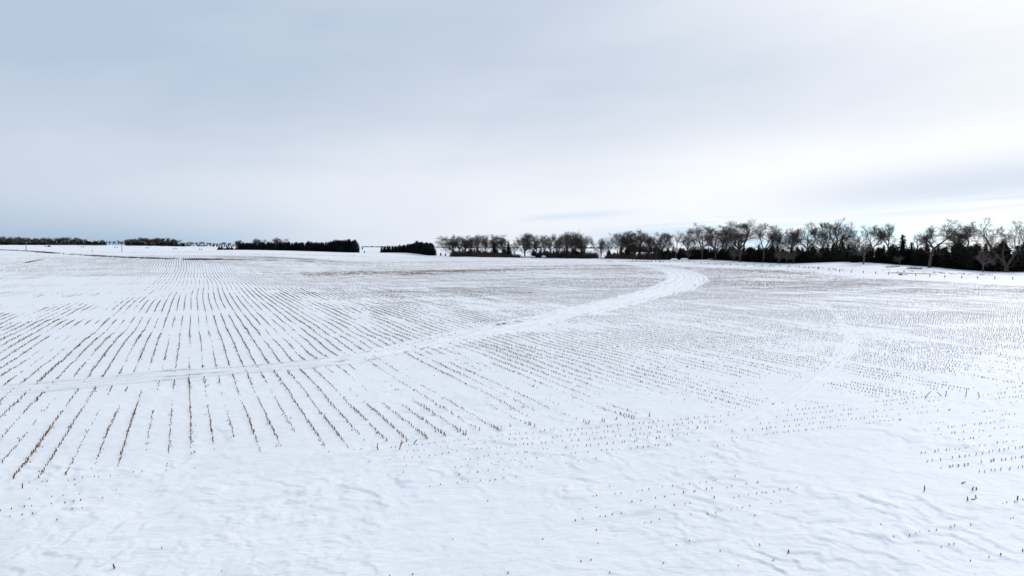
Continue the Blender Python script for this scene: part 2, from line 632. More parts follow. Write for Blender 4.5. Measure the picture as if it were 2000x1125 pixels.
def residue_at(x, y):
    """where crop residue lies bare through thin snow (far field only)"""
    r = np.hypot(x, y)
    s = x * RD[0] + y * RD[1]
    t = x * RT[0] + y * RT[1]
    az = np.degrees(np.arctan2(x, y))
    far = smooth(95, 190, r)
    field = (1 - smooth(430, 520, r)) * far
    # streaks run along the rows and along contour; broken by drifts
    st = fbm(t / 2.2, s / 26.0, 91, 4)
    pa = fbm(x / 42.0, y / 17.0, 95, 4)
    reg = smooth(-22, -6, az) * (1 - 0.75 * smooth(17, 33, az))
    v = field * reg * np.clip(0.10 + 0.55 * pa + 0.45 * st, 0, 1) * 0.42
    # tan bands of bare straw
    for (ax, ay), (bx, by), w, k in (((645, 533), (1000, 527), 2.2, 0.75), ((1000, 527), (1330, 523), 1.6, 0.5), ((1030, 520), (1300, 518), 2.0, 0.5),
                                     ((1395, 525), (1560, 534), 1.6, 0.45), ((1560, 534), (1680, 543), 1.4, 0.22), ((700, 512), (960, 511), 3.5, 0.45),
                                     ((400, 523), (650, 533), 2.2, 0.35), ((500, 497), (700, 500), 6, 0.35), ((700, 497), (860, 503), 5, 0.35), ((860, 505), (1010, 504), 5, 0.3)):
        A, Bp = np.array(flat(ax, ay)), np.array(flat(bx, by))
        d = dist_poly(x, y, np.array([A, Bp]))
        w2 = w * (1.0 + 0.9 * fbm(x / 5, y / 4, 101, 3))
        v = np.maximum(v, k * np.exp(-(d / np.maximum(w2, 0.4)) ** 2) * np.clip(0.55 + 1.2 * fbm(x / 1.6, y / 2.5, 103, 3), 0, 1.2))
    trk = smooth(-0.6, 1.2, dist_poly(x, y, TR_P[::2], TR_W[::2]))
    return np.clip(v, 0, 1) * trk


def build_ground():
    ang_in = np.radians(np.linspace(-41, 41, 570))
    ang_out = np.radians(np.linspace(41, 319, 70)[1:-1])
    ang = np.concatenate([ang_in, ang_out])
    na = len(ang)
    inv = np.linspace(1 / 11.0, 1 / 260.0, 560)
    r = np.concatenate([[1.5, 4, 6.5, 9], 1 / inv, np.geomspace(262, 9000, 110)[1:]])
    nr = len(r)
    A, R = np.meshgrid(ang, r)
    X, Y = (R * np.sin(A)).ravel(), (R * np.cos(A)).ravel()
    Zg = np.zeros_like(X)
    for i in range(0, len(X), 60000):
        Zg[i:i + 60000] = ground_z(X[i:i + 60000], Y[i:i + 60000])
    res = np.zeros_like(X)
    msk = (np.hypot(X, Y) > 90) & (np.hypot(X, Y) < 600) & (np.abs(np.arctan2(X, Y)) < 0.8)
    res[msk] = residue_at(X[msk], Y[msk])
    i0 = np.arange(nr - 1)[:, None] * na
    j = np.arange(na)[None, :]
    j1 = (j + 1) % na
    Q = np.stack([i0 + j, i0 + na + j, i0 + na + j1, i0 + j1], -1).reshape(-1, 4)[:, ::-1]
    c = len(X)
    T = np.stack([np.full(na, c), np.arange(na), (np.arange(na) + 1) % na], -1)[:, ::-1]
    V = np.column_stack([np.append(X, 0), np.append(Y, 0), np.append(Zg, Zg[:na].mean())])
    me = mesh_np('snow_field', V, Q, T, True, {'residue': np.append(res, 0)})
    o = link('snow_field', me, M_SNOW)
    tag(o, kind='structure', label='wide snow covered corn field running to the horizon')


build_ground()


def build_strip(name, P, W, prof, step, nv, mat, label, seed, soft=0.92):
    """worn snow track draped on the field; prof(u, v, w) gives height and dirt"""
    C, par = resample(P, step)
    w = np.interp(par, np.arange(len(W)), W)
    d = np.gradient(C, axis=0)
    d /= np.linalg.norm(d, axis=1)[:, None] + 1e-9
    nrm = np.column_stack([d[:, 1], -d[:, 0]])
    u = np.concatenate([[0], np.cumsum(np.hypot(*np.diff(C, axis=0).T))])
    vv = np.linspace(-1.15, 1.15, nv)
    X = C[:, 0, None] + nrm[:, 0, None] * vv * w[:, None]
    Y = C[:, 1, None] + nrm[:, 1, None] * vv * w[:, None]
    U = np.repeat(u[:, None], nv, 1)
    Vv = np.repeat(vv[None], len(u), 0) * w[:, None]
    WW = np.repeat(w[:, None], nv, 1)
    h, dirt = prof(U, Vv, WW, X, Y)
    edge = smooth(1.15, soft, np.abs(Vv / WW) + 0.10 * fbm(U / 1.7, Vv / 2.0, seed, 3))
    end = smooth(0, 4, U) * smooth(0, 4, u[-1] - U)
    far = 1 + 0 * U
    k = edge * end
    Z = ground_z(X.ravel(), Y.ravel()).reshape(X.shape) + (h * k - 0.05 * (1 - k)) * far
    n = len(u)
    i0 = np.arange(n - 1)[:, None] * nv
    j = np.arange(nv - 1)[None]
    Q = np.stack([i0 + j, i0 + j + 1, i0 + nv + j + 1, i0 + nv + j], -1).reshape(-1, 4)[:, ::-1]
    me = mesh_np(name, np.column_stack([X.ravel(), Y.ravel(), Z.ravel()]), Q, None, True, {'residue': (dirt * k).ravel()})
    # make faces look up
    me.update()
    if me.polygons[len(Q) // 2].normal.z < 0:
        me.flip_normals()
    o = link(name, me, mat)
    tag(o, kind='structure', label=label)
    return o


MUD = [(flat(985, 634), 3.2, 0.55), (flat(1030, 627), 2.6, 0.5), (flat(1012, 629.5), 2.0, 0.4), (flat(664, 706), 0.5, 0.16), (flat(684, 702.5), 0.6, 0.14), (flat(905, 655), 1.4, 0.2)]


def prof_track(U, V, W, X, Y):
    h = 0.09 + 0.11 * fbm(U / 1.3, V / 0.55, 61, 4, 0.6) + 0.05 * np.exp(-((np.abs(V) - W * 0.86) / 0.35) ** 2) * (0.6 + fbm(U / 2.3, V, 62, 2))
    dirt = np.zeros_like(U)
    for c, dp, wd, sd in ((-1.05, 0.26, 0.20, 1), (0.65, 0.26, 0.20, 2), (1.45, 0.16, 0.22, 3), (-0.3, 0.12, 0.2, 4), (2.5, 0.2, 0.25, 6), (-2.6, 0.2, 0.25, 7), (3.4, 0.18, 0.25, 8)):
        cc = c + 0.5 * fbm(U / 22.0, U * 0 + sd, 63 + sd, 2)
        g = np.exp(-((V - cc) / wd) ** 2)
        h = h - dp * g
        thr = smooth(-0.05, 0.5, fbm(U / 4.0, V / 0.2, 70 + sd, 4))
        dirt = dirt + g * thr * (1.5 if sd == 1 else (0.9 if sd == 2 else 0.45))
    # churned bits on the left-hand shoulder
    dirt = dirt + 0.5 * smooth(0.35, 0.65, fbm(U / 0.9, V / 0.35, 81, 3)) * smooth(0.2, 0.8, np.abs(V) / W)
    for (mx, my), ln, wd in MUD:
        k = int(np.argmin(np.hypot(X - mx, Y - my)))
        u0, v0 = U.ravel()[k], V.ravel()[k]
        m = np.exp(-((U - u0) / ln) ** 2 - ((V - v0) / wd) ** 2) * smooth(-0.1, 0.35, fbm(U / 0.8, V / 0.3, 88, 3))
        dirt = dirt + 0.9 * m
        h = h + 0.05 * m
    return h, np.clip(dirt, 0, 1.0)


def prof_side(U, V, W, X, Y):
    h = 0.03 + 0.025 * fbm(U / 1.2, V / 0.5, 64, 3)
    for c in (-0.1,):
        h = h - 0.025 * np.exp(-((V - c) / 0.16) ** 2)
    return h, np.zeros_like(U)


build_strip('snow_track', TRACK, TRACK_W, prof_track, 0.5, 61, M_SNOW2, 'packed white vehicle track curving across the stubble field', 5)
build_strip('side_track', SIDE, np.full(len(SIDE), 0.5), prof_side, 0.3, 31, M_SNOW2, 'faint single tyre track curving towards the near field edge', 6, 0.35)

# ------------------------------------------------------------------ corn stubble


def snow_depth(x, y):
    """how deep snow lies against the stalks"""
    r = np.hypot(x, y)
    az = np.degrees(np.arctan2(x, y))
    wx = x * 0.97 + y * 0.24
    wy = -x * 0.24 + y * 0.97
    d = 0.125 + 0.16 * fbm(wx / 19, wy / 7.5, 201, 4) + 0.05 * fbm(x / 2.2, y / 2.2, 205, 3)
    d = d + 0.075 * smooth(25, 17, r) + 0.055 * fbm(x / 5.0, y / 4.0, 207, 3) * smooth(60, 40, r) + 0.035 * smooth(38, 28, r) * smooth(-4, -14, az) - 0.035 * smooth(2, 8, az) * smooth(45, 60, r) + 0.045 * smooth(60, 35, r) - 0.035 * smooth(50, 90, r)
    d = d + 0.055 * fbm(wx / 11.0, wy / 3.5, 209, 3) * smooth(3, 10, az) * smooth(35, 50, r)
    d = d + 0.07 * smooth(22, 36, az) * smooth(60, 110, r) + 0.05 * smooth(12, 26, az) * (1 - smooth(50, 80, r))
    d = d + 0.13 * smooth(-20, -33, az) * smooth(60, 95, r) * smooth(260, 170, r)
    return d


def project(x, y, z):
    """photo pixel of a world point"""
    c, s = math.cos(PITCH), math.sin(PITCH)
    zz = z - HC
    dep = y * c - zz * s
    up = y * s + zz * c
    return 1000 + F * x / dep, 562.5 - F * up / dep


def clear_mask(x, y):
    """keep stalks off the tracks"""
    ok = dist_poly(x, y, TR_P, TR_W) > -0.5 + 0.7 * rng.normal(size=x.shape)
    ds = dist_poly(x, y, SI_P)
    ok &= ~((np.abs(ds) < 0.65) & (rng.random(x.shape) < 0.88))
    for p in FA_P:
        ok &= ~((dist_poly(x, y, p) < 0.5) & (rng.random(x.shape) < 0.6))
    return ok


def in_view(x, y, pad=4.0):
    return (y > 5) & (np.abs(x) < y * 0.79 + pad)


def main_rows(r0, r1, ds):
    """stalk positions of the main planting between two distances"""
    S, K = [], []
    kmax = int(r1 / 0.762) + 2
    for k in range(-kmax, kmax):
        s = np.arange(-20 if False else 5, r1, ds)
        s = s + ds * rng.random() + np.cumsum(rng.normal(0, 0.06, s.shape)) * ds
        S.append(s + rng.uniform(-0.22, 0.22, s.shape) * ds)
        K.append(np.full(s.shape, k))
    s = np.concatenate(S)
    k = np.concatenate(K)
    t = k * 0.762
    x0 = RD[0] * s + RT[0] * t
    y0 = RD[1] * s + RT[1] * t
    r = np.hypot(x0, y0)
    m = (r >= r0) & (r < r1) & in_view(x0, y0)
    s, k, t = s[m], k[m], t[m]
    t = t + 0.10 * fbm(s / 14.0, k * 0.13, 301, 2) + 0.9 * fbm(s / 90.0, t / 300.0, 305, 2) + rng.normal(0, 0.013, s.shape)
    x = RD[0] * s + RT[0] * t
    y = RD[1] * s + RT[1] * t
    n = (x - B0[0]) * BN[0] + (y - B0[1]) * BN[1]
    m = n > 0.3 * fbm(k * 0.7, k * 0.0, 309, 2)
    return x[m], y[m], s[m], k[m], n[m]


def end_rows(r1, ds):
    X, Y, J = [], [], []
    for j in range(1, 32):
        a = np.arange(-60, 120, ds)
        a = a + rng.uniform(-0.35, 0.35, a.shape) * ds
        nn = -0.762 * j + 0.15 * fbm(a / 15, a * 0 + j * 0.2, 311, 2) + rng.normal(0, 0.02, a.shape) + 0.2
        X.append(B0[0] + BD[0] * a + BN[0] * nn)
        Y.append(B0[1] + BD[1] * a + BN[1] * nn)
        J.append(np.full(a.shape, j))
    x, y, j = np.concatenate(X), np.concatenate(Y), np.concatenate(J)
    m = in_view(x, y, 2) & (np.hypot(x, y) < r1)
    return x[m], y[m], j[m]


def gather_stalks():
    """near and middle stalks: x, y, visible height, radius, tone"""
    out = []
    for r0, r1, ds, rk in ((10, 40, 0.19, 0.82), (40, 75, 0.19, 1.12), (75, 130, 0.25, 1.5)):
        x, y, s, k, n = main_rows(r0, r1, ds)
        h = rng.normal(0.195, 0.03, x.shape)
        rowq = fbm(k * 0.61, s / 11.0, 321, 2)
        h = h + 0.15 * rowq
        az = np.degrees(np.arctan2(x, y))
        h = h + 0.03 * smooth(-12, -20, az) * smooth(60, 30, np.hypot(x, y))
        vis = h - snow_depth(x, y)
        vis = np.where(vis > 0.09, 0.09 + (vis - 0.09) * 0.40, vis)
        vis = np.where((az > 2) & (vis > 0.07), 0.07 + (vis - 0.07) * 0.45, vis)
        vis = vis + 0.13 * np.exp(-(n / 1.2) ** 2) * smooth(-14, -9, az) * smooth(17, 12, az) * (vis > 0.03)
        ok = (vis > 0.03) & (rng.random(x.shape) < 0.93)
        ok[ok] = clear_mask(x[ok], y[ok])
        x, y, vis = x[ok], y[ok], vis[ok]
        out.append((x, y, np.minimum(vis, 0.42), rng.uniform(0.014, 0.022, x.shape) * rk, np.clip(rng.beta(1.6, 2.6, x.shape) + 0.15 * rowq[ok], 0, 1)))
    x, y, j = end_rows(60, 0.25)
    h = rng.normal(0.172, 0.022, x.shape) + 0.06 * fbm(j * 0.9, (x + 50) / 7.0, 331, 2)
    az = np.degrees(np.arctan2(x, y))
    h = h + 0.03 * smooth(0, 15, az) * smooth(22, 27, np.hypot(x, y))
    vis = h - snow_depth(x, y) * 0.6 - 0.018 - 0.05 * smooth(22, 17, np.hypot(x, y))
    vis = np.where(vis > 0.05, 0.05 + (vis - 0.05) * 0.25, vis) - 0.12 * smooth(-0.05, -0.40, fbm(x / 6.0, y / 4.0, 341, 3)) + 0.02 * smooth(23, 27, np.hypot(x, y)) * smooth(-2, 3, az)
    ok = (vis > 0.025) & (rng.random(x.shape) < 0.85)
    ok[ok] = clear_mask(x[ok], y[ok])
    out.append((x[ok], y[ok], vis[ok], rng.uniform(0.011, 0.018, ok.sum()), rng.beta(1.3, 3.0, ok.sum())))
    return [np.concatenate(c) for c in zip(*out)]


SX, SY, SV, SRAD, STONE = gather_stalks()
SZ = ground_z(SX, SY)
# the three hundred that show largest stand as objects of their own
_px, _py = project(SX, SY, SZ)
_size = SV / SY
_size[(_px < 2) | (_px > 1998) | (_py > 1123)] = 0
_order = np.argsort(-_size)
BIG = _order[:286]
REST = _order[286:]


def stuff_stalks(name, x, y, z, vis, rad, tone, label):
    n = len(x)
    lean = rng.normal(0, 0.10, (n, 2)) * vis[:, None] * np.where(rng.random(n) < 0.15, 6.0, 1.0)[:, None]
    th0 = rng.uniform(0, 6.28, n)
    V = np.zeros((n, 6, 3), np.float32)
    for i in range(3):
        th = th0 + i * 2.0944
        V[:, i, 0] = x + rad * np.cos(th)
        V[:, i, 1] = y + rad * np.sin(th)
        V[:, i, 2] = z - 0.04
        V[:, i + 3, 0] = x + lean[:, 0] + rad * 0.85 * np.cos(th)
        V[:, i + 3, 1] = y + lean[:, 1] + rad * 0.85 * np.sin(th)
        V[:, i + 3, 2] = z + vis * (1 + 0.12 * np.cos(th * 1.7))
    b = np.arange(n)[:, None] * 6
    Q = np.concatenate([b + np.array([[i, (i + 1) % 3, (i + 1) % 3 + 3, i + 3]]) for i in range(3)])
    T = b + np.array([[3, 4, 5]])
    me = mesh_np(name, V.reshape(-1, 3), Q, T, False, {'tone': np.repeat(tone, 6)})
    o = link(name, me, M_STUB)
    return tag(o, label, 'corn stubble', kind='stuff')


stuff_stalks('corn_stubble', SX[REST], SY[REST], SZ[REST], SV[REST], SRAD[REST], STONE[REST],
             'rows of cut corn stubble poking through snow across the field')


def leaf_litter():
    """torn leaves and husk lying along the near rows"""
    d = np.hypot(SX, SY)
    nb = (SX - B0[0]) * BN[0] + (SY - B0[1]) * BN[1]
    pick = np.nonzero((d < 70) & (nb > 0.3) & (SV > 0.06) & (rng.random(len(SX)) < 0.18))[0]
    n = len(pick)
    x = SX[pick] + rng.normal(0, 0.07, n)
    y = SY[pick] + rng.normal(0, 0.07, n)
    z = ground_z(x, y)
    th = rng.uniform(0, 6.28, n)
    L = rng.uniform(0.03, 0.09, n)
    w = rng.uniform(0.008, 0.018, n)
    c, s_ = np.cos(th), np.sin(th)
    V = np.zeros((n, 6, 3), np.float32)
    for i, (a, o, h) in enumerate(((-1, -1, 0.0), (-1, 1, 0.012), (0, -1, 1.0), (0, 1, 1.0), (1, -1, 0.1), (1, 1, 0.0))):
        V[:, i, 0] = x + c * L * a - s_ * w * o
        V[:, i, 1] = y + s_ * L * a + c * w * o
        V[:, i, 2] = z + 0.006 + h * rng.uniform(0.01, 0.09, n)
    b = np.arange(n)[:, None] * 6
    Q = np.concatenate([b + np.array([[0, 2, 3, 1]]), b + np.array([[2, 4, 5, 3]])])
    me = mesh_np('corn_leaf_litter', V.reshape(-1, 3), Q, None, False, {'tone': np.repeat(rng.random(n), 6)})
    tag(link('corn_leaf_litter', me, M_STRAW), 'torn dry corn leaves scattered along the near stubble rows', 'leaf litter', kind='stuff')


leaf_litter()


def far_rows():
    """short runs of stubble row, too far off to tell the stalks apart"""
    parts, wide = [], []
    for r0, r1, ds in ((130, 235, 0.46), (235, 520, 1.1)):
        x, y, s, k, n = main_rows(r0, r1, ds)
        rowq = fbm(k * 0.61, s / 30.0, 321, 2)
        r = np.hypot(x, y)
        az = np.degrees(np.arctan2(x, y))
        along = np.exp(-((az + 25.1) / 13.0) ** 2) * (1 - smooth(300, 420, r))
        vis = rng.normal(0.215, 0.03, x.shape) + 0.085 * rowq - snow_depth(x, y)
        vis = np.where(vis > 0.10, 0.10 + (vis - 0.10) * 0.35, vis)
        vis = vis * np.maximum(np.clip(150 / r, 0.2, 1), along)
        keep = np.clip(175 / r, 0.0, 1) ** (1.2 - 1.1 * along) * (0.85 + 0.12 * along)
        # the fields end at the fence and tree belt on the right
        edge = np.interp(az, [-40, -22, -14, -9, -4, 2, 8, 14, 20, 27, 33, 40], [470, 470, 470, 450, 430, 400, 340, 280, 240, 198, 180, 165])
        ok = (vis > 0.012) & (r < edge - 6 - 8 * rng.random(x.shape)) & (rng.random(x.shape) < keep)
        ok[ok] = clear_mask(x[ok], y[ok])
        hl = np.full(ok.sum(), 0.06) if r1 < 300 else 0.12 + 0.40 * along[ok]
        wide.append(0.022 + 0.014 * rng.random(ok.sum()) + 0.055 * along[ok] * smooth(130, 220, r[ok]))
        parts.append((x[ok], y[ok], np.minimum(vis[ok], 0.25), hl, np.clip(rng.beta(1.6, 2.4, ok.sum()), 0, 1)))
    x, y, vis, hl, tone = [np.concatenate(c) for c in zip(*parts)]
    z = ground_z(x, y)
    n = len(x)
    hl = hl * rng.uniform(0.5, 1.2, n)
    w = np.concatenate(wide)
    V = np.zeros((n, 6, 3), np.float32)
    for e, sg in ((0, -1), (1, 1)):
        cx = x + RD[0] * hl * sg
        cy = y + RD[1] * hl * sg
        for i, (o, zz) in enumerate(((-1, -0.03), (1, -0.03), (0, 1))):
            V[:, e * 3 + i, 0] = cx + RT[0] * w * o
            V[:, e * 3 + i, 1] = cy + RT[1] * w * o
            V[:, e * 3 + i, 2] = z + (vis * rng.uniform(0.6, 1.0, n) if zz == 1 else zz)
    b = np.arange(n)[:, None] * 6
    Q = np.concatenate([b + np.array([[0, 3, 5, 2]]), b + np.array([[1, 2, 5, 4]])])
    T = np.concatenate([b + np.array([[0, 2, 1]]), b + np.array([[3, 4, 5]])])
    me = mesh_np('far_corn_stubble', V.reshape(-1, 3), Q, T, False, {'tone': np.repeat(tone, 6)})
    tag(link('far_corn_stubble', me, M_STUB), 'distant thin rows of corn stubble lining the far snow', 'corn stubble', kind='stuff')
    return n


NFAR = far_rows()
print('stubble', len(SX), 'far', NFAR)


def make_stalk_mesh(seed, leafy):
    rs = random.Random(seed)
    n = 6
    zs = [-0.20, 0.05, 0.34, 0.40, 0.46, 1.0]
    rr = [1.2, 1.1, 0.95, 1.25, 0.95, 0.85]
    lx, ly = rs.uniform(-.10, .10), rs.uniform(-.10, .10)
    V, Q, T = [], [], []
    R = 0.075                              # relative to unit height, widened when scaled
    sl = rs.uniform(0, 6.28)
    for i, z in enumerate(zs):
        for j in range(n):
            th = 2 * math.pi * j / n
            zz = z + (0.05 * math.cos(th - sl) + rs.uniform(-.03, .03) if i == len(zs) - 1 else 0)
            V.append((lx * z + R * rr[i] * math.cos(th), ly * z + R * rr[i] * math.sin(th), zz))
    for i in range(len(zs) - 1):
        for j in range(n):
            Q.append((i * n + j, i * n + (j + 1) % n, (i + 1) * n + (j + 1) % n, (i + 1) * n + j))
    T += [(30, 30 + j, 31 + j) for j in range(1, 5)]
    if leafy:                              # strip of torn sheath hanging off the node
        th = rs.uniform(0, 6.28)
        c, s = math.cos(th), math.sin(th)
        k = len(V)
        for d, z, w in ((0.07, 0.40, .05), (0.20, 0.52, .06), (0.36, 0.40, .05), (0.44, 0.16, .02)):
            V.append((lx * .4 + c * d - s * w, ly * .4 + s * d + c * w, z))
            V.append((lx * .4 + c * d + s * w, ly * .4 + s * d - c * w, z - 0.02))
        for i in range(3):
            Q.append((k + 2 * i, k + 2 * i + 1, k + 2 * i + 3, k + 2 * i + 2))
    me = mesh_np('corn_stalk', np.array(V), Q, T, True)
    me.materials.append(M_STALK)
    return me


STALK_ME = [make_stalk_mesh(i, i % 3 != 0) for i in range(6)]


def zone_label(px, py, n_b):
    if n_b > 0:
        if px < 330:
            return 'brown cut corn stalk in the near left rows below the track', 'stalks of the near left rows'
        if px < 700:
            return 'brown cut corn stalk in the long near rows left of centre', 'stalks of the near rows left of centre'
        if px < 960:
            return 'tall tan corn stalk at the near row ends at centre', 'stalks at the centre row ends'
        if px < 1400:
            return 'upright brown corn stalk at the row ends right of centre', 'stalks at the row ends right of centre'
        return 'small dark corn stalk in the rows on the right side', 'stalks of the right rows'
    if py > 985:
        return 'lone dark corn stub in the wind carved snow along the bottom', 'stubs in the bottom snow'
    if px < 700:
        return 'short corn stub in the dotted end rows at lower left', 'stubs of the lower left end rows'
    if px < 1400:
        return 'short corn stub in the dotted end rows at lower centre', 'stubs of the lower centre end rows'
    return 'short corn stub in the dotted end rows at lower right', 'stubs of the lower right end rows'


for q, i in enumerate(BIG):
    o = bpy.data.objects.new('corn_stalk', STALK_ME[q % 6])
    COL.objects.link(o)
    h = float(SV[i])
    w = float(SRAD[i]) / 0.075 * 1.05
    o.location = (SX[i], SY[i], SZ[i] - 0.005)
    o.rotation_euler = (random.gauss(0, .09), random.gauss(0, .09), random.uniform(0, 6.28))
    o.scale = (w, w, h)
    nb = float((SX[i] - B0[0]) * BN[0] + (SY[i] - B0[1]) * BN[1])
    lb, gp = zone_label(_px[i], _py[i], nb)
    tag(o, lb, 'corn stalk', gp)

# stalks the photograph shows singly: bent, broken or standing alone
SPECIAL = [  # points (dx, dz) in photo pixels from the foot, foot pixel, label
    (1806, 778, [(0, 0), (4, -6), (8, -10), (12, -13)], 'long bent corn stalk arching right, leftmost of the tall right stalks'),
    (1841, 774, [(0, 0), (-5, -3), (-11, -8)], 'broken corn stalk leaning left like a fallen V on the right'),
    (1846, 774, [(0, 0), (2, -5), (2, -11)], 'short upright corn stalk at the foot of the broken V stalk'),
    (1886, 775, [(0, 0), (1, -8), (3, -17)], 'tallest straight corn stalk on the right, rightward of the broken V'),
    (1913, 776, [(0, 0), (-2, -5), (-3, -10)], 'thin corn stalk leaning left, last of the tall right stalks'),
    (1805, 959, [(0, 0), (0, -5), (0, -11)], 'thick lone corn stalk standing upright in bare snow at lower right'),
    (1876, 945, [(0, 0), (4, -2), (10, -3)], 'fallen corn stalk piece lying on the snow at lower right'),
    (1889, 978, [(0, 0), (1, -3), (1, -7)], 'left upright stalk of the bottom trio at lower right'),
    (1896, 976, [(0, 0), (3, 0), (7, -1)], 'bent over stalk in the middle of the bottom trio at lower right'),
    (1907, 973, [(0, 0), (-2, -3), (-4, -6)], 'left leaning right stalk of the bottom trio at lower right'),
    (1900, 958, [(0, 0), (0, -3), (0, -7)], 'left stalk of the upright pair above the bottom trio'),
    (1908, 957, [(0, 0), (-1, -3), (-2, -5)], 'right stalk of the upright pair above the bottom trio'),
    (1987, 977, [(0, 0), (0, -4), (0, -8)], 'lone upright corn stalk by the right edge of the picture'),
    (1540, 1080, [(0, 0), (0, -3), (0, -6)], 'stubby dark corn stalk among the bumpy drifts at the bottom right'),
    (224, 1110, [(0, 0), (-1, -4), (-2, -8)], 'thin leaning stalk standing from the snow at the bottom left'),
    (44, 954, [(0, 0), (0, -5), (0, -10)], 'lone upright reddish stalk near the left edge of the snow'),
    (779, 878, [(0, 0), (4, -8), (9, -16)], 'long tan stalk slanting right at the centre row ends'),
    (781, 871, [(0, 0), (3, -6), (4, -11)], 'shorter slanting tan stalk beside the long slanting one'),
    (807, 868, [(0, 0), (4, -5), (8, -9)], 'tan stalk slanting right at the last centre row end'),
    (739, 878, [(0, 0), (-2, -6), (-1, -13)], 'leafy tan stalk clump end at the centre left row end'),
]
for fx, fy, pts, lab in SPECIAL:
    x, y = flat(fx, fy)
    for _ in range(3):
        z = gz(x, y)
        rx, rz = ray(fx, fy)
        d = (z - HC) / rz
        x, y = rx * d, d
    z = gz(x, y)
    sc = y / F
    b = MB()
    p3 = [(dx * sc, random.uniform(-.02, .02) * i, -dz * sc + 0.015) for i, (dx, dz) in enumerate(pts)]
    p3[0] = (p3[0][0], 0, -0.06)
    r0 = 0.019
    b.tube(p3, [r0 * (1 - 0.12 * i) for i in range(len(p3))], 6)
    if len(p3) > 3 or abs(pts[-1][0]) > 12:
        b.spike(p3[1], (0.06, 0.02, 0.09), 0.010)
        b.spike(p3[-1], (0.05, 0.05, -0.11), 0.012)
    e = p3[-2]
    b.spike(e, (0.05 * random.choice((-1, 1)), 0.02, -0.05), 0.012)
    tag(link('corn_stalk', b.mesh('corn_stalk'), M_STALK, None, (x, y, z)), lab, 'corn stalk')

# ------------------------------------------------------------------ bare trees


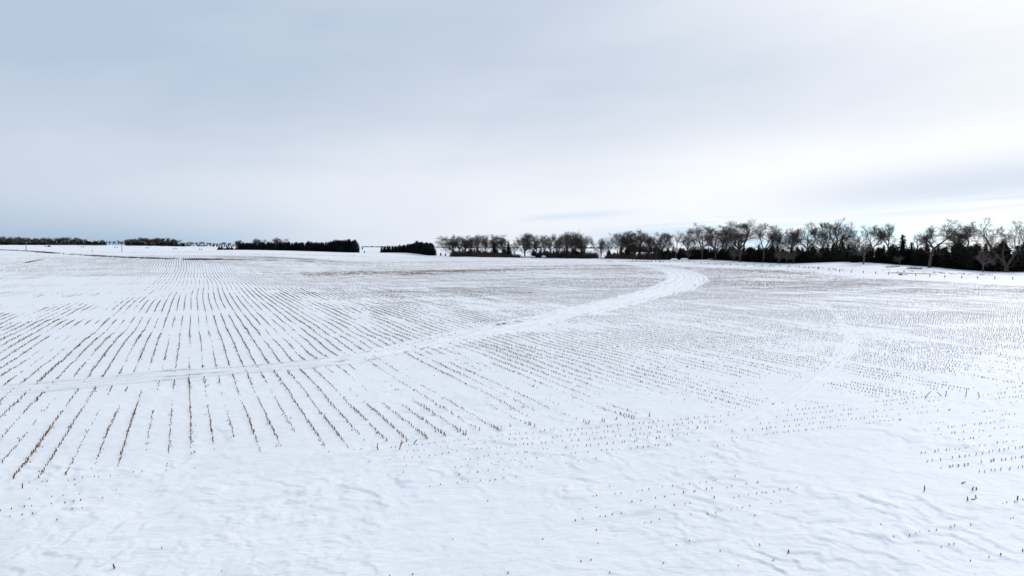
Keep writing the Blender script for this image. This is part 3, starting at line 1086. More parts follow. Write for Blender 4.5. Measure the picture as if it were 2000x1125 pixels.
def grow_tree(seed, H, Wd, fork=0.28, limbs=4, lean=0.0, spread=0.9, trunk_r=0.42, twig=1.0, limb_dirs=None, levels=3, droop=0.0, clear=0.12, steady=1.0):
    """returns (trunk MB, crown MB): trunk and heavy limbs, then branches and twigs"""
    rs = random.Random(seed)
    tr, cr = MB(), MB()
    g = rs.gauss
    twig *= min(0.9, max(0.5, Wd / 12.0))

    def unit(x, y, z):
        k = 1.0 / (math.sqrt(x * x + y * y + z * z) + 1e-9)
        return x * k, y * k, z * k

    def branch(p, d, L, r, lvl):
        n = (7, 5, 3, 2)[lvl]
        pts, rad, dirs = [p], [r], []
        x, y, z = p
        dx, dy, dz = unit(*d)
        wob = (0.20 * steady, 0.26, 0.28, 0.28)[lvl]
        lift = (0.06, 0.11, 0.10, 0.08)[lvl] - droop * 0.1 * lvl
        st = L / n
        for i in range(n):
            dx, dy, dz = unit(dx + g(0, wob), dy + g(0, wob), dz + g(0, wob * 0.8) + lift)
            x, y, z = x + dx * st, y + dy * st, z + dz * st
            pts.append((x, y, z))
            dirs.append((dx, dy, dz))
            rad.append(max(0.014, r * (1 - 0.78 * (i + 1) / n)))
        if lvl == 0:
            tr.tube(pts, rad, 6, cap=False)
        else:
            cr.tube(pts, rad, 4 if lvl == 1 else 3, cap=False)
        if lvl >= levels:
            for j in range(max(1, int(rs.choice((6, 7, 8)) * twig))):
                i = rs.randint(1, n)
                ax = dirs[i - 1]
                v = unit(1.5 * ax[0] + g(0, .42), 1.5 * ax[1] + g(0, .42), 1.5 * ax[2] + g(0.18 - droop, .36))
                k = rs.uniform(0.5, 1.25) * H / 14.0
                cr.spike(pts[i], (v[0] * k, v[1] * k, v[2] * k), 0.0145)
            return
        k = (9, 7, 5)[lvl]
        f0 = (clear, 0.15, 0.2)[lvl]
        for j in range(k):
            f = min(f0 + (1 - f0) * (j + rs.random()) / k, 0.99)
            i = min(int(f * n), n - 1)
            fr = f * n - i
            a = tuple(pts[i][c] + (pts[i + 1][c] - pts[i][c]) * fr for c in range(3))
            ax = dirs[i]
            rx, ry, rz = g(0, 1), g(0, 1), g(0, .6)
            sd = unit(ax[1] * rz - ax[2] * ry, ax[2] * rx - ax[0] * rz, ax[0] * ry - ax[1] * rx)
            ang = rs.uniform(0.40, 0.95)
            ca, sa = math.cos(ang), math.sin(ang)
            v = (ax[0] * ca + sd[0] * sa, ax[1] * ca + sd[1] * sa, ax[2] * ca + sd[2] * sa + 0.05 - droop * 0.3)
            branch(a, v, L * (0.50, 0.52, 0.56)[lvl] * rs.uniform(0.75, 1.2) * (1.15 - 0.45 * f), max(0.018, rad[i] * rs.uniform(0.42, 0.58)), lvl + 1)

    fh = H * fork
    tp = [(0.0, 0.0, -0.5)]
    m = 5
    for i in range(1, m + 1):
        f = i / m
        tp.append((lean * fh * f * f + g(0, .05), g(0, .05), fh * f))
    tr.tube(tp, [trunk_r * (1.35 if i == 0 else 1.0 - 0.22 * i / m) for i in range(m + 1)], 8, cap=False)
    top = tp[-1]
    if limb_dirs is None:
        limb_dirs = []
        off = rs.uniform(0, 6.28)
        for i in range(limbs):
            a = off + i * 2 * math.pi / limbs + rs.gauss(0, .25)
            sp = spread * rs.uniform(0.7, 1.25) * (0.3 if i == 0 and limbs > 3 else 1)
            limb_dirs.append((math.cos(a) * sp, math.sin(a) * sp, 1.0, rs.uniform(0.85, 1.05)))
    for lx, ly, lz, lk in limb_dirs:
        branch((top[0], top[1], top[2] - 0.15), (lx, ly, lz), (H - fh) * 0.86 * lk, trunk_r * 0.60, 0)
    # a few low boughs from the trunk
    if levels == 3:
        for j in range(3):
            f = rs.uniform(0.6, 0.98)
            a = rs.uniform(0, 6.28)
            branch(tp[int(f * m)], (math.cos(a), math.sin(a), 0.35), Wd * 0.38, trunk_r * 0.22, 1)
    # fit the crown to the wanted height and width
    A, B = tr.arrays(), cr.arrays()
    V = np.concatenate([A[0], B[0]])
    z1 = np.quantile(V[:, 2], 0.985)
    wx = np.quantile(V[:, 0], 0.96) - np.quantile(V[:, 0], 0.04)
    wy = np.quantile(V[:, 1], 0.96) - np.quantile(V[:, 1], 0.04)
    kz = H / z1
    kx, ky = max(0.55, min(1.9, Wd / wx)), max(0.55, min(1.9, Wd / wy))
    for m3 in (A[0], B[0]):
        w = np.clip(m3[:, 2] / (fh * 1.2 + .1), 0, 1)
        m3[:, 0] *= 1 + (kx - 1) * w
        m3[:, 1] *= 1 + (ky - 1) * w
        m3[:, 2] *= kz
    return A, B


def tree_meshes(mat_t=None, mat_c=None, **kw):
    A, B = grow_tree(**kw)
    a, b = mesh_np('trunk', *A), mesh_np('crown', *B, smooth_shade=False)
    a.materials.append(mat_t or M_BARK)
    b.materials.append(mat_c or M_TWIG)
    return a, b


def put_tree(name, meshes, px, d, rz, s, label, cat='tree', group=None, xyz=None):
    loc = xyz if xyz else P3(px, d, -0.1)
    t = thing(name, loc, rz, s)
    link('trunk', meshes[0], None, t)
    link('crown', meshes[1], None, t)
    return tag(t, label, cat, group)


# heavy trees of the right-hand belt, each grown on its own: px, distance, top pixel row, base row, crown width px, ...
OWN = [
    (1966, 200, 429, 532, 98, dict(fork=0.13, lean=0.0, twig=1.2, trunk_r=0.66, clear=0.36, steady=0.55, limb_dirs=[(-0.62, .1, 1.0, 1.10), (0.58, -.15, 1.0, 1.10), (0.1, .6, 1.0, 0.95)]),
     'huge bare cottonwood forking low in a V near the right edge'),
    (1816, 214, 433, 520, 58, dict(fork=0.47, lean=0.16, clear=0.25, steady=0.8, trunk_r=0.46, limb_dirs=[(-0.8, .1, .55, 0.95), (0.95, 0, .95, 1.25), (-0.3, .4, .9, 0.6)]),
     'bare cottonwood with pale leaning trunk before the cedars, forking above them'),
    (1884, 226, 446, 523, 50, dict(fork=0.42, lean=-0.05, trunk_r=0.36, twig=0.7, limb_dirs=[(-0.6, 0, 1, 1.0), (0.1, .3, 1, 1.0), (0.8, -.2, 0.9, 1.05)]), 'bare tree rising from cedars left of the huge V shaped cottonwood'),
    (1857, 228, 447, 522, 34, dict(fork=0.55, lean=0.15, trunk_r=0.30, limb_dirs=[(0.9, 0, 1.0, 1.0), (0.1, .3, 1.0, .7)]), 'crooked bare tree bending right, right of the leaning trunk cottonwood'),
    (1790, 232, 460, 520, 30, dict(fork=0.50, lean=0.05, trunk_r=0.26, limb_dirs=[(-0.7, 0, 1.0, 0.9), (1.0, 0, .45, 0.9)], twig=0.25, levels=2), 'sparse broken snag with two curved limbs above the cedars'),
    (1734, 240, 444, 516, 36, dict(fork=0.45, trunk_r=0.34, limbs=4, spread=0.8), 'bare tree with rounded dense crown left of the tall pine'),
    (1704, 245, 448, 516, 36, dict(fork=0.42, trunk_r=0.34, limb_dirs=[(-0.75, 0, 1, 1.05), (0.55, .1, 1, 1.0)]), 'bare tree forking in a wide Y, second left of the tall pine'),
    (1637, 258, 437, 513, 56, dict(fork=0.34, trunk_r=0.42, limb_dirs=[(-0.75, .1, .9, 1.05), (-0.2, .2, 1, 1.05), (0.2, -.3, 1.1, 1.0), (0.75, 0, 1, .95)]), 'tall bare cottonwood with fanned limbs above the snow bank'),
    (1575, 266, 440, 515, 62, dict(fork=0.36, lean=0.10, clear=0.25, steady=0.8, trunk_r=0.46, limb_dirs=[(-0.85, 0, .8, 1.0), (-0.1, .3, 1.1, 1.0), (0.65, -.1, 1, 1.05)]), 'bare cottonwood with pale curved trunk left of the snow bank'),
    (1545, 276, 452, 515, 40, dict(fork=0.40, trunk_r=0.34, limbs=4, spread=0.9), 'thin crowned bare tree left of the pale curved trunk'),
    (1492, 290, 441, 513, 50, dict(fork=0.34, lean=0.02, clear=0.25, steady=0.8, trunk_r=0.44, limb_dirs=[(-0.55, .1, 1, 1.0), (0.05, .3, 1.2, .95), (0.85, -.1, .8, 1.05)]), 'bare cottonwood with single straight pale trunk against the cedars'),
    (1446, 300, 437, 512, 60, dict(fork=0.33, lean=-0.05, trunk_r=0.48, limbs=5, spread=0.85), 'broad bare cottonwood with a tall central leader in the right belt'),
    (1398, 325, 449, 508, 44, dict(fork=0.25, trunk_r=0.42, limbs=5, spread=0.7), 'bare fan shaped tree right behind the snowy log pile'),
    (1372, 340, 442, 507, 44, dict(fork=0.36, trunk_r=0.44, limb_dirs=[(-0.8, .1, 1, 1.05), (0.1, .3, 1, 1.0), (0.6, -.2, 1, .95)]), 'tall bare tree with high fork left of the snowy log pile'),
    (1344, 352, 456, 507, 32, dict(fork=0.35, trunk_r=0.36, limbs=4, spread=0.9), 'bare tree directly behind the two white snow piles'),
    (1320, 362, 453, 507, 28, dict(fork=0.38, trunk_r=0.34, limb_dirs=[(-0.6, 0, 1, .9), (0.5, .2, 1, 1.05)]), 'bare tree with two upright limbs left of the white snow piles'),
]
for i, (px, d, ty, by, wpx, kw, lab) in enumerate(OWN):
    H = (by - ty) * d / F * 1.02
    me = tree_meshes(seed=400 + i * 7, H=H, Wd=wpx * 0.97 * d / F, **kw)
    put_tree('cottonwood_tree', me, px, d, 0, 1.0, lab)

# shared kinds for the middle row
KIND = []
for i in range(9):
    KIND.append(tree_meshes(seed=700 + i * 3, H=14.0, Wd=(11.5, 9, 12.5, 8, 10, 13, 9.5, 11, 7)[i], fork=(0.3, 0.22, 0.26, 0.2, 0.34, 0.2, 0.28, 0.25, 0.18)[i],
                            limbs=(4, 4, 5, 4, 4, 5, 5, 4, 4)[i], spread=(0.9, .7, .9, .6, .8, 1.0, .7, .9, .55)[i], trunk_r=(0.42, .34, .45, .3, .36, .5, .38, .4, .28)[i]))
MID = [
    (1420, 322, 452, 508, 1, 'slim bare tree between the fan shaped tree and the broad leader cottonwood'),
    (1517, 290, 455, 513, 6, 'bare tree between the straight pale trunk and the thin crowned tree'),
    (1606, 272, 452, 514, 4, 'bare tree between the pale curved trunk and the fanned limb cottonwood'),
    (1668, 262, 462, 513, 7, 'low bare crown behind the round topped cedar over the snow bank'),
    # px, distance, top row, base row, kind, label
    (1285, 385, 455, 506, 2, 'dense rounded bare tree just left of the dark cedar belt end'),
    (1268, 390, 457, 505, 3, 'slim upright bare tree over the gap in the dark hedge'),
    (1240, 400, 451, 504, 5, 'broad bare cottonwood right of a similar one over the hedge'),
    (1211, 405, 453, 504, 0, 'broad bare cottonwood at the left end of the dark hedge'),
    (1186, 412, 466, 504, 8, 'slim bare tree right of the open snow gap'),
    (1174, 414, 466, 504, 7, 'small forked bare tree standing alone in the open gap'),
    (1140, 420, 458, 504.5, 5, 'wide spreading bare cottonwood, right end of the middle row'),
    (1121, 424, 457, 504, 1, 'second bare tree from the right end of the middle row'),
    (1107, 426, 454, 504, 6, 'tallest bare tree of the middle row, third from its right end'),
    (1091, 428, 459, 503.5, 3, 'slim bare tree, fourth from the right end of the middle row'),
    (1075, 430, 459, 503.5, 4, 'bare tree, fifth from the right end of the middle row'),
    (1061, 431, 461, 503, 1, 'bare tree above the white box, sixth from the right end'),
    (1047, 433, 461, 503, 7, 'bare tree above the white trough, right of the round one'),
    (1025, 436, 457, 502.5, 2, 'large round crowned bare cottonwood at the middle of the row'),
    (1004, 440, 470, 502, 8, 'low thin bare tree left of the large round cottonwood'),
    (985, 442, 460, 502, 0, 'bare tree above the reddish brush, right of the dark pine'),
    (967, 444, 466, 502, 8, 'slender bare tree beside the dark pine of the middle row'),
    (948, 445, 461, 501.5, 7, 'bare tree at the left end of the reddish brush'),
    (932, 446, 461, 501.5, 6, 'fifth bare tree from the left end of the middle row'),
    (918, 447, 462, 501, 3, 'fourth bare tree from the left end of the middle row'),
    (908, 449, 462, 501, 1, 'third bare tree from the left end of the middle row'),
    (897, 450, 461, 501, 4, 'second bare tree from the left end of the middle row'),
    (885, 452, 463, 501, 0, 'leftmost bare tree of the middle row beside a dark bush'),
]
for i, (px, d, ty, by, k, lab) in enumerate(MID):
    sc = (by - ty) * d / F / 14.0
    wd = (1.0, 0.88, 1.1, 0.95)[i % 4]
    put_tree('bare_tree', KIND[k], px, d, i * 1.9, (sc * wd, sc * wd, sc), lab)

# small pale trees in front of the cedars
SMALL = [tree_meshes(M_PALE, M_PALE, seed=900 + i, H=4.6, Wd=(4.2, 3.2, 4.5)[i], fork=0.35, limbs=4, spread=1.0, trunk_r=0.12, levels=2, droop=0.35) for i in range(3)]
for i, (px, d, ty, by, lab) in enumerate((
        (1921, 199, 487, 529, 'small pale drooping tree just left of the huge V cottonwood'),
        (1687, 226, 470, 514, 'small pale slim tree at the right half of the snow bank'),
        (1522, 268, 488, 514.5, 'leftmost of three small pale trees below the cottonwoods'),
        (1537, 267, 490, 514.5, 'middle one of three small pale trees below the cottonwoods'),
        (1550, 266, 490, 514.5, 'rightmost of three small pale trees below the cottonwoods'),
        (1434, 299, 485, 511, 'small pale leaning tree left of the broad leader cottonwood'),
        (1345, 350, 489, 507, 'small pale tree in front of the hedge behind the snow piles'),
        (1757, 224, 500, 518, 'small pale scrubby tree over the snowy brush pile'),
        (1602, 258, 492, 514, 'small pale tree at the left shoulder of the snow bank'))):
    put_tree('small_tree', SMALL[i % 3], px, d, i * 2.1, (by - ty) * d / F / 4.6, lab)

# ------------------------------------------------------------------ evergreens


def evergreen(seed, H, R, shape, mat, n=620, spray=0.55):
    """trunk, then a crown of drooping sprays round a ragged inner body"""
    rs = random.Random(seed)
    tr = MB()
    tr.tube([(0, 0, -0.4), (0, 0, H * 0.5), (0, 0, H * 0.97)], [0.16, 0.10, 0.02], 5, cap=False)
    cr = MB()

    def rad(f):
        if shape == 'cone':
            return R * (1 - f) ** 0.8 * (0.85 + 0.15 * min(1, f * 6))
        if shape == 'oval':
            return R * math.sqrt(max(0.0, 1 - (abs(f - 0.36) / 0.66) ** 2.2))
        return R * (1 - f ** 2.4) * (0.8 + 0.2 * math.sin(f * 9 + seed))
    # inner body
    rings = 7
    for i in range(rings + 1):
        f = i / rings
        for j in range(7):
            th = j * 2 * math.pi / 7 + i * 0.4
            rr = rad(min(f, .985)) * 0.72 * rs.uniform(0.75, 1.1)
            cr.v.append(np.array((rr * math.cos(th), rr * math.sin(th), H * (0.03 + 0.90 * f))))
    for i in range(rings):
        for j in range(7):
            cr.q.append((i * 7 + j, i * 7 + (j + 1) % 7, i * 7 + 7 + (j + 1) % 7, i * 7 + 7 + j))
    for i in range(n):
        f = rs.random() ** 1.25
        th = rs.uniform(0, 6.283)
        rr = rad(f) * rs.uniform(0.62, 1.02)
        p = np.array((rr * math.cos(th), rr * math.sin(th), H * (0.02 + 0.96 * f)))
        out = np.array((math.cos(th), math.sin(th), rs.uniform(-0.5, 0.65)))
        side = np.array((-math.sin(th), math.cos(th), rs.uniform(-.5, .5)))
        L = spray * rs.uniform(0.6, 1.3) * (0.55 + 0.6 * (1 - f))
        w = L * rs.uniform(0.30, 0.5)
        s = len(cr.v)
        cr.v += [p - side * w, p + side * w, p + out * L * 0.7 + side * w * 0.5 + np.array((0, 0, -.1 * L)), p + out * L * rs.uniform(0.9, 1.1)]
        cr.t += [(s, s + 1, s + 2), (s, s + 2, s + 3)]
    for i in range(5):                       # leader shoots
        cr.spike((rs.gauss(0, .12), rs.gauss(0, .12), H * 0.9), (rs.gauss(0, .08), rs.gauss(0, .08), H * rs.uniform(.08, .16)), 0.12)
    a, b = tr.mesh('trunk'), cr.mesh('crown', False)
    a.materials.append(M_LOG)
    b.materials.append(mat)
    return a, b


CEDAR = [evergreen(30 + i, 6.0, (1.9, 1.6, 2.1, 1.5, 1.8)[i], ('oval', 'cone', 'oval', 'cone', 'blunt')[i], M_CEDAR) for i in range(5)]
SPRU = [evergreen(60 + i, 9.0, (2.5, 2.2, 2.7, 2.4)[i], ('cone', 'cone', 'blunt', 'oval')[i], M_SPRUCE, 700, 0.8) for i in range(4)]


def cedar_line(pts, rows, step, label, group, meshes, unit_h, name, gapf=0.0, hvar=0.16):
    """pts: (px, distance, top row, base row) along the belt"""
    pts = np.array(pts, float)
    xs = np.array([ray(p[0], 500)[0] * p[1] for p in pts])
    ds = pts[:, 1]
    hh = (pts[:, 3] - pts[:, 2]) * pts[:, 1] / F
    L = np.concatenate([[0], np.cumsum(np.hypot(np.diff(xs), np.diff(ds)))])
    cnt = 0
    for r in range(rows):
        u = np.arange(0, L[-1], step) + random.uniform(0, step)
        for q in u:
            if random.random() < gapf:
                continue
            q = min(max(q + random.gauss(0, step * .25), 0), L[-1])
            x, d, h = np.interp(q, L, xs), np.interp(q, L, ds), np.interp(q, L, hh)
            d2 = d + r * step * 1.25 + random.gauss(0, .5)
            x2 = x * d2 / d + random.gauss(0, .3)
            h2 = h * max(0.55, random.gauss(1.0 - 0.04 * (r == 0), hvar)) * (1 + 0.02 * r)
            s = h2 / unit_h
            m = random.choice(meshes)
            t = thing(name, (x2, d2, gz(x2, d2) - 0.1), random.uniform(0, 6.28), (s * random.uniform(.95, 1.25), s * random.uniform(.95, 1.25), s))
            link('trunk', m[0], None, t)
            link('crown', m[1], None, t)
            tag(t, label, 'evergreen tree', group)
            cnt += 1
    return cnt


n_c = cedar_line([(1262, 396, 491, 505.5), (1290, 388, 487, 506), (1330, 365, 487, 506.5), (1400, 328, 486, 507.5), (1470, 299, 486, 512), (1560, 270, 487, 515)], 2, 2.3,
                 'dark cedar in the dense hedge between snow piles and snow bank', 'cedars of the left half of the belt', CEDAR, 6.0, 'cedar_tree')
n_c += cedar_line([(1560, 270, 487, 515), (1650, 246, 485, 513), (1750, 232, 481, 517), (1830, 219, 481, 523), (1900, 210, 480, 528), (1980, 204, 484, 532), (2060, 200, 485, 534)], 2, 2.2,
                  'dark cedar in the dense hedge right of the three small pale trees', 'cedars of the right half of the belt', CEDAR, 6.0, 'cedar_tree')
n_c += cedar_line([(1190, 412, 489, 504), (1252, 402, 489, 505)], 2, 2.6, 'dark cedar bush under the two broad cottonwoods', 'cedars under the broad cottonwoods', CEDAR, 6.0, 'cedar_tree')
n_c += cedar_line([(1052, 437, 486, 503), (1140, 427, 488, 504.5)], 2, 2.6, 'dark cedar low among the trunks at right of the middle row', 'cedars low among the middle row', CEDAR, 6.0, 'cedar_tree', 0.1)
n_c += cedar_line([(893, 455, 490, 501), (1000, 446, 486, 502.5)], 2, 2.9, 'dark cedar low among the trunks at left of the middle row', 'cedars at left of the middle row', CEDAR, 6.0, 'cedar_tree', 0.12)
n_s = cedar_line([(466, 650, 474, 488), (560, 610, 473, 489.5), (640, 585, 473, 492), (655, 580, 468.5, 492.5), (697, 563, 468.5, 493.5)], 2, 3.0,
                 'dark evergreen in the long straight windbreak left of centre', 'evergreens of the long windbreak', SPRU[1:], 9.0, 'spruce_tree', hvar=0.05)
n_s += cedar_line([(744, 560, 481, 493.5), (775, 550, 479, 493.5), (800, 540, 477, 494), (815, 520, 474, 496), (845, 482, 475.5, 499.5)], 2, 2.9,
                  'dark evergreen in the short windbreak right of the open gap', 'evergreens of the short windbreak', SPRU[1:], 9.0, 'spruce_tree', hvar=0.05)
for px, d, ty, by, m, lab in ((1762, 228, 457, 517, SPRU[1], 'tall ragged pine rising above the cedar belt on the right'),
                              (965, 443, 471, 502, SPRU[1], 'dark pine standing in the middle row over the reddish brush'),
                              (993, 441, 472, 502, SPRU[0], 'dark pine behind the reddish brush, right of a similar one'),
                              (887, 446, 489, 501.5, CEDAR[2], 'dark round cedar bush at the foot of the leftmost bare tree'),
                              (1042, 432, 486, 502.5, CEDAR[0], 'dark cedar bush between white trough and round cottonwood'),
                              (1152, 418, 494, 504, CEDAR[2], 'low dark bush right of the wide spreading cottonwood'),
                              (712, 560, 489.5, 493.5, CEDAR[2], 'small dark bush just right of the long windbreak'),
                              (708, 1150, 478.5, 484, CEDAR[4], 'small far dark tree in the gap between both windbreaks'),
                              (861, 478, 493, 500, CEDAR[4], 'low dark bush at the right end of the short windbreak'),
                              (870, 474, 495.5, 500.5, CEDAR[2], 'lowest dark bush tapering off the short windbreak'),
                              (1669, 238, 478, 513.5, SPRU[2], 'round topped cedar rising above the belt over the snow bank')):
    H = (by - ty) * d / F
    u = 6.0 if m in CEDAR else 9.0
    t = thing('evergreen_tree', P3(px, d, -0.1), px * 0.7, H / u)
    link('trunk', m[0], None, t)
    link('crown', m[1], None, t)
    tag(t, lab, 'evergreen tree')

# ------------------------------------------------------------------ far trees on the left skyline


def skyline(x0, x1, step, d, hlo, hhi, meshes, unit_h, name, label, group, cat='tree', wide=1.0):
    px = x0
    while px < x1:
        dd = d * random.uniform(0.97, 1.05)
        h = random.uniform(hlo, hhi)
        m = random.choice(meshes)
        s = h / unit_h
        t = thing(name, P3(px, dd, -0.3), random.uniform(0, 6.28), (s * wide, s * wide, s))
        link('trunk', m[0], None, t)
        link('crown', m[1], None, t)
        tag(t, label, cat, group)
        px += step * random.uniform(0.6, 1.4)


skyline(-8, 170, 6, 1480, 12, 18, KIND, 14.0, 'far_tree', 'far bare tree of the dark grove at the left edge', 'bare trees of the far left grove', wide=1.1)
skyline(-8, 205, 3.0, 1440, 6, 10, CEDAR, 6.0, 'far_bush', 'far dark evergreen under the grove at the left edge', 'evergreens of the far left grove', 'evergreen tree', wide=1.5)
skyline(172, 192, 4.5, 1430, 8.5, 11, CEDAR, 6.0, 'far_bush', 'far dark evergreen clump right of the left edge grove', 'far evergreen clump', 'evergreen tree', wide=1.2)
skyline(200, 250, 6, 1600, 9, 13, KIND, 14.0, 'far_tree', 'far thin bare tree between the two distant groves', 'far bare trees between the groves', wide=0.9)
skyline(248, 345, 5, 1480, 13, 18, KIND, 14.0, 'far_tree', 'far bare tree of the second grove behind the right pole', 'bare trees of the second far grove', wide=1.1)
skyline(248, 362, 3.2, 1450, 6, 10, CEDAR, 6.0, 'far_bush', 'far dark evergreen of the second grove behind the right pole', 'evergreens of the second far grove', 'evergreen tree', wide=1.5)
skyline(345, 462, 7, 1650, 7, 12, KIND, 14.0, 'far_tree', 'far low bare tree left of the long windbreak', 'far bare trees left of the windbreak')
skyline(345, 462, 5, 1600, 3, 5, CEDAR, 6.0, 'far_bush', 'far low dark evergreen left of the long windbreak', 'far evergreens left of the windbreak', 'evergreen tree', wide=1.8)
skyline(428, 466, 4, 900, 3, 6.5, CEDAR, 6.0, 'far_bush', 'dark bush just left of the long windbreak end', 'bushes at the windbreak end', 'evergreen tree', wide=1.5)
for px, h, lab in ((463, 9.5, 'bare tree rising behind the left end of the long windbreak'), (543, 12, 'bare tree top behind the middle of the long windbreak'),
                   (505, 11, 'faint bare tree top behind the left half of the windbreak')):
    put_tree('bare_tree', KIND[5], px, 690, px, h / 14.0, lab)
# low far ridge line of woods seen in the gaps
skyline(700, 1215, 8, 3300, 4, 7, CEDAR, 6.0, 'far_bush', 'very far dark tree dotted along the horizon in the gaps', 'far trees along the horizon', 'evergreen tree', wide=6.5)
skyline(1225, 1290, 6, 900, 7, 12, CEDAR, 6.0, 'far_bush', 'far grey dark tree mound behind the hedge gap', 'far trees behind the hedge gap', 'evergreen tree', wide=1.6)

# ------------------------------------------------------------------ reddish brush under the middle row


def brush(seed, n, r, h, thick=0.014):
    rs = random.Random(seed)
    b = MB()
    for i in range(n):
        a = rs.uniform(0, 6.28)
        p = (rs.gauss(0, r * .4), rs.gauss(0, r * .4), -0.1)
        b.spike(p, (math.cos(a) * r * rs.uniform(0, .6), math.sin(a) * r * rs.uniform(0, .6), h * rs.uniform(.5, 1.1)), thick * rs.uniform(.7, 1.5))
    return b


BR = []
for i in range(3):
    me = brush(40 + i, 420, 1.7, 2.3, 0.03).mesh('brush', False)
    me.materials.append(M_RUST)
    BR.append(me)
for i, px in enumerate(np.linspace(938, 1014, 15)):
    o = link('brush_shrub', BR[i % 3], None, None, P3(px + random.gauss(0, 1), 434 + random.uniform(-3, 3)))
    o.rotation_euler = (0, 0, random.uniform(0, 6))
    o.scale = (1.15, 1.15, random.uniform(0.75, 1.25) * (0.75 if px < 950 else 1))
    tag(o, 'rust brown leafless shrub of the low thicket under the middle row', 'shrub', 'rust brown thicket shrubs')

UB = []
for i in range(3):
    me = brush(50 + i, 520, 2.2, 3.4, 0.028).mesh('brush', False)
    me.materials.append(M_TWIG)
    UB.append(me)
for x0, x1, d0, d1, n, lab, gp in ((884, 1000, 450, 438, 26, 'grey leafless shrub under the left half of the middle row', 'shrubs under the left of the middle row'),
                                   (1045, 1165, 436, 420, 26, 'grey leafless shrub under the right half of the middle row', 'shrubs under the right of the middle row'),
                                   (1186, 1310, 410, 378, 22, 'grey leafless shrub under the cottonwoods left of the snow piles', 'shrubs left of the snow piles')):
    for i in range(n):
        f = (i + random.random() * .7) / n
        o = link('leafless_shrub', UB[i % 3], None, None, P3(x0 + (x1 - x0) * f, d0 + (d1 - d0) * f + random.uniform(-5, 5)))
        o.rotation_euler = (0, 0, random.uniform(0, 6))
        o.scale = (1.1, 1.1, random.uniform(0.7, 1.5))
        tag(o, lab, 'shrub', gp)

# ------------------------------------------------------------------ dry weeds: ditch on the left and bank on the right


def weeds(name, paths, label, seed, mat=None):
    """clumps of dry stems along lines: (pixel path, count per clump, ...)"""
    rs = np.random.default_rng(seed)
    cx, cy, hh, tn = [], [], [], []
    for pts, n, wid, h0, h1, tone in paths:
        P = np.array([(ray(p, 500)[0] * d, d) for p, d in pts])
        C, _ = resample(P, 1.0)
        idx = rs.integers(0, len(C), n)
        idx = idx[(fbm(idx / 4.0, idx * 0.0 + seed, 500, 3) + rs.random(len(idx)) * .5) > 0.22]
        x = C[idx, 0] + rs.normal(0, wid, len(idx))
        y = C[idx, 1] + rs.normal(0, wid, len(idx))
        cx.append(x); cy.append(y); hh.append(rs.uniform(h0, h1, len(idx))); tn.append(np.clip(rs.normal(tone, .2, len(idx)), 0, 1))
    cx, cy, hh, tn = map(np.concatenate, (cx, cy, hh, tn))
    k = 6
    n = len(cx)
    x = np.repeat(cx, k) + rs.normal(0, .12, n * k)
    y = np.repeat(cy, k) + rs.normal(0, .12, n * k)
    h = np.repeat(hh, k) * rs.uniform(.5, 1.1, n * k)
    tone = np.repeat(tn, k)
    z = ground_z(x, y)
    V = np.zeros((n * k, 4, 3), np.float32)
    th0 = rs.uniform(0, 6.28, n * k)
    w = 0.03 + 0.05 * rs.random(n * k)
    for i in range(3):
        V[:, i, 0] = x + w * np.cos(th0 + i * 2.094)
        V[:, i, 1] = y + w * np.sin(th0 + i * 2.094)
        V[:, i, 2] = z - .05
    V[:, 3, 0] = x + rs.normal(0, .35, n * k) * h
    V[:, 3, 1] = y + rs.normal(0, .35, n * k) * h
    V[:, 3, 2] = z + h
    b = np.arange(n * k)[:, None] * 4
    T = np.concatenate([b + np.array([[0, 1, 3]]), b + np.array([[1, 2, 3]]), b + np.array([[2, 0, 3]])])
    me = mesh_np(name, V.reshape(-1, 3), None, T, False, {'tone': np.repeat(tone, 4)})
    return tag(link(name, me, mat or M_WEED), label, 'dry weeds', kind='stuff')


weeds('ditch_weeds', [
    ([(-20, 402), (50, 372), (110, 330), (200, 300), (300, 270), (376, 254), (440, 247)], 4200, 1.3, .15, .60, .12),
    ([(440, 247), (520, 245), (610, 245)], 700, .8, .08, .25, .3),
    ([(360, 256), (430, 248)], 500, .7, .25, .6, .15),
    ([(180, 520), (260, 540), (340, 520), (420, 500), (470, 500)], 700, 5, .1, .3, .6),
], 'dark dry weeds along the shallow ditch across the left field', 3)
weeds('field_grass', [
    ([(640, 192), (700, 197), (820, 202), (900, 207), (1000, 217)], 5600, 7.0, .04, .15, .75),
    ([(690, 300), (820, 320), (960, 330)], 1500, 9.0, .04, .14, .6),
    ([(480, 420), (600, 430), (700, 440)], 900, 9.0, .05, .16, .6),
    ([(560, 190), (700, 192), (860, 190)], 1500, 5.0, .05, .14, .5),
    ([(1000, 217), (1120, 226), (1330, 238)], 2000, 7.0, .04, .13, .65),
    ([(1030, 250), (1150, 262), (1300, 262)], 2000, 7.0, .04, .13, .65),
    ([(1395, 225), (1470, 206), (1560, 188)], 1700, 6.0, .04, .13, .65),
    ([(50, 240), (82, 262)], 260, .5, .12, .3, .9),
], 'straw coloured grass strip through the middle of the field', 4, M_STRAW)
weeds('bank_weeds', [
    ([(1690, 198), (1760, 196), (1840, 186), (1910, 178)], 120, 2.6, .2, .45, .5),
    ([(1165, 345), (1230, 335), (1290, 322)], 500, 1.0, .2, .5, .6),
    ([(1440, 262), (1560, 222), (1640, 200)], 130, .8, .2, .45, .3),
    ([(1000, 425), (1180, 400), (1290, 375)], 600, 1.5, .2, .6, .5),
], 'dry weed tufts along the fence and the snowy bank', 5)

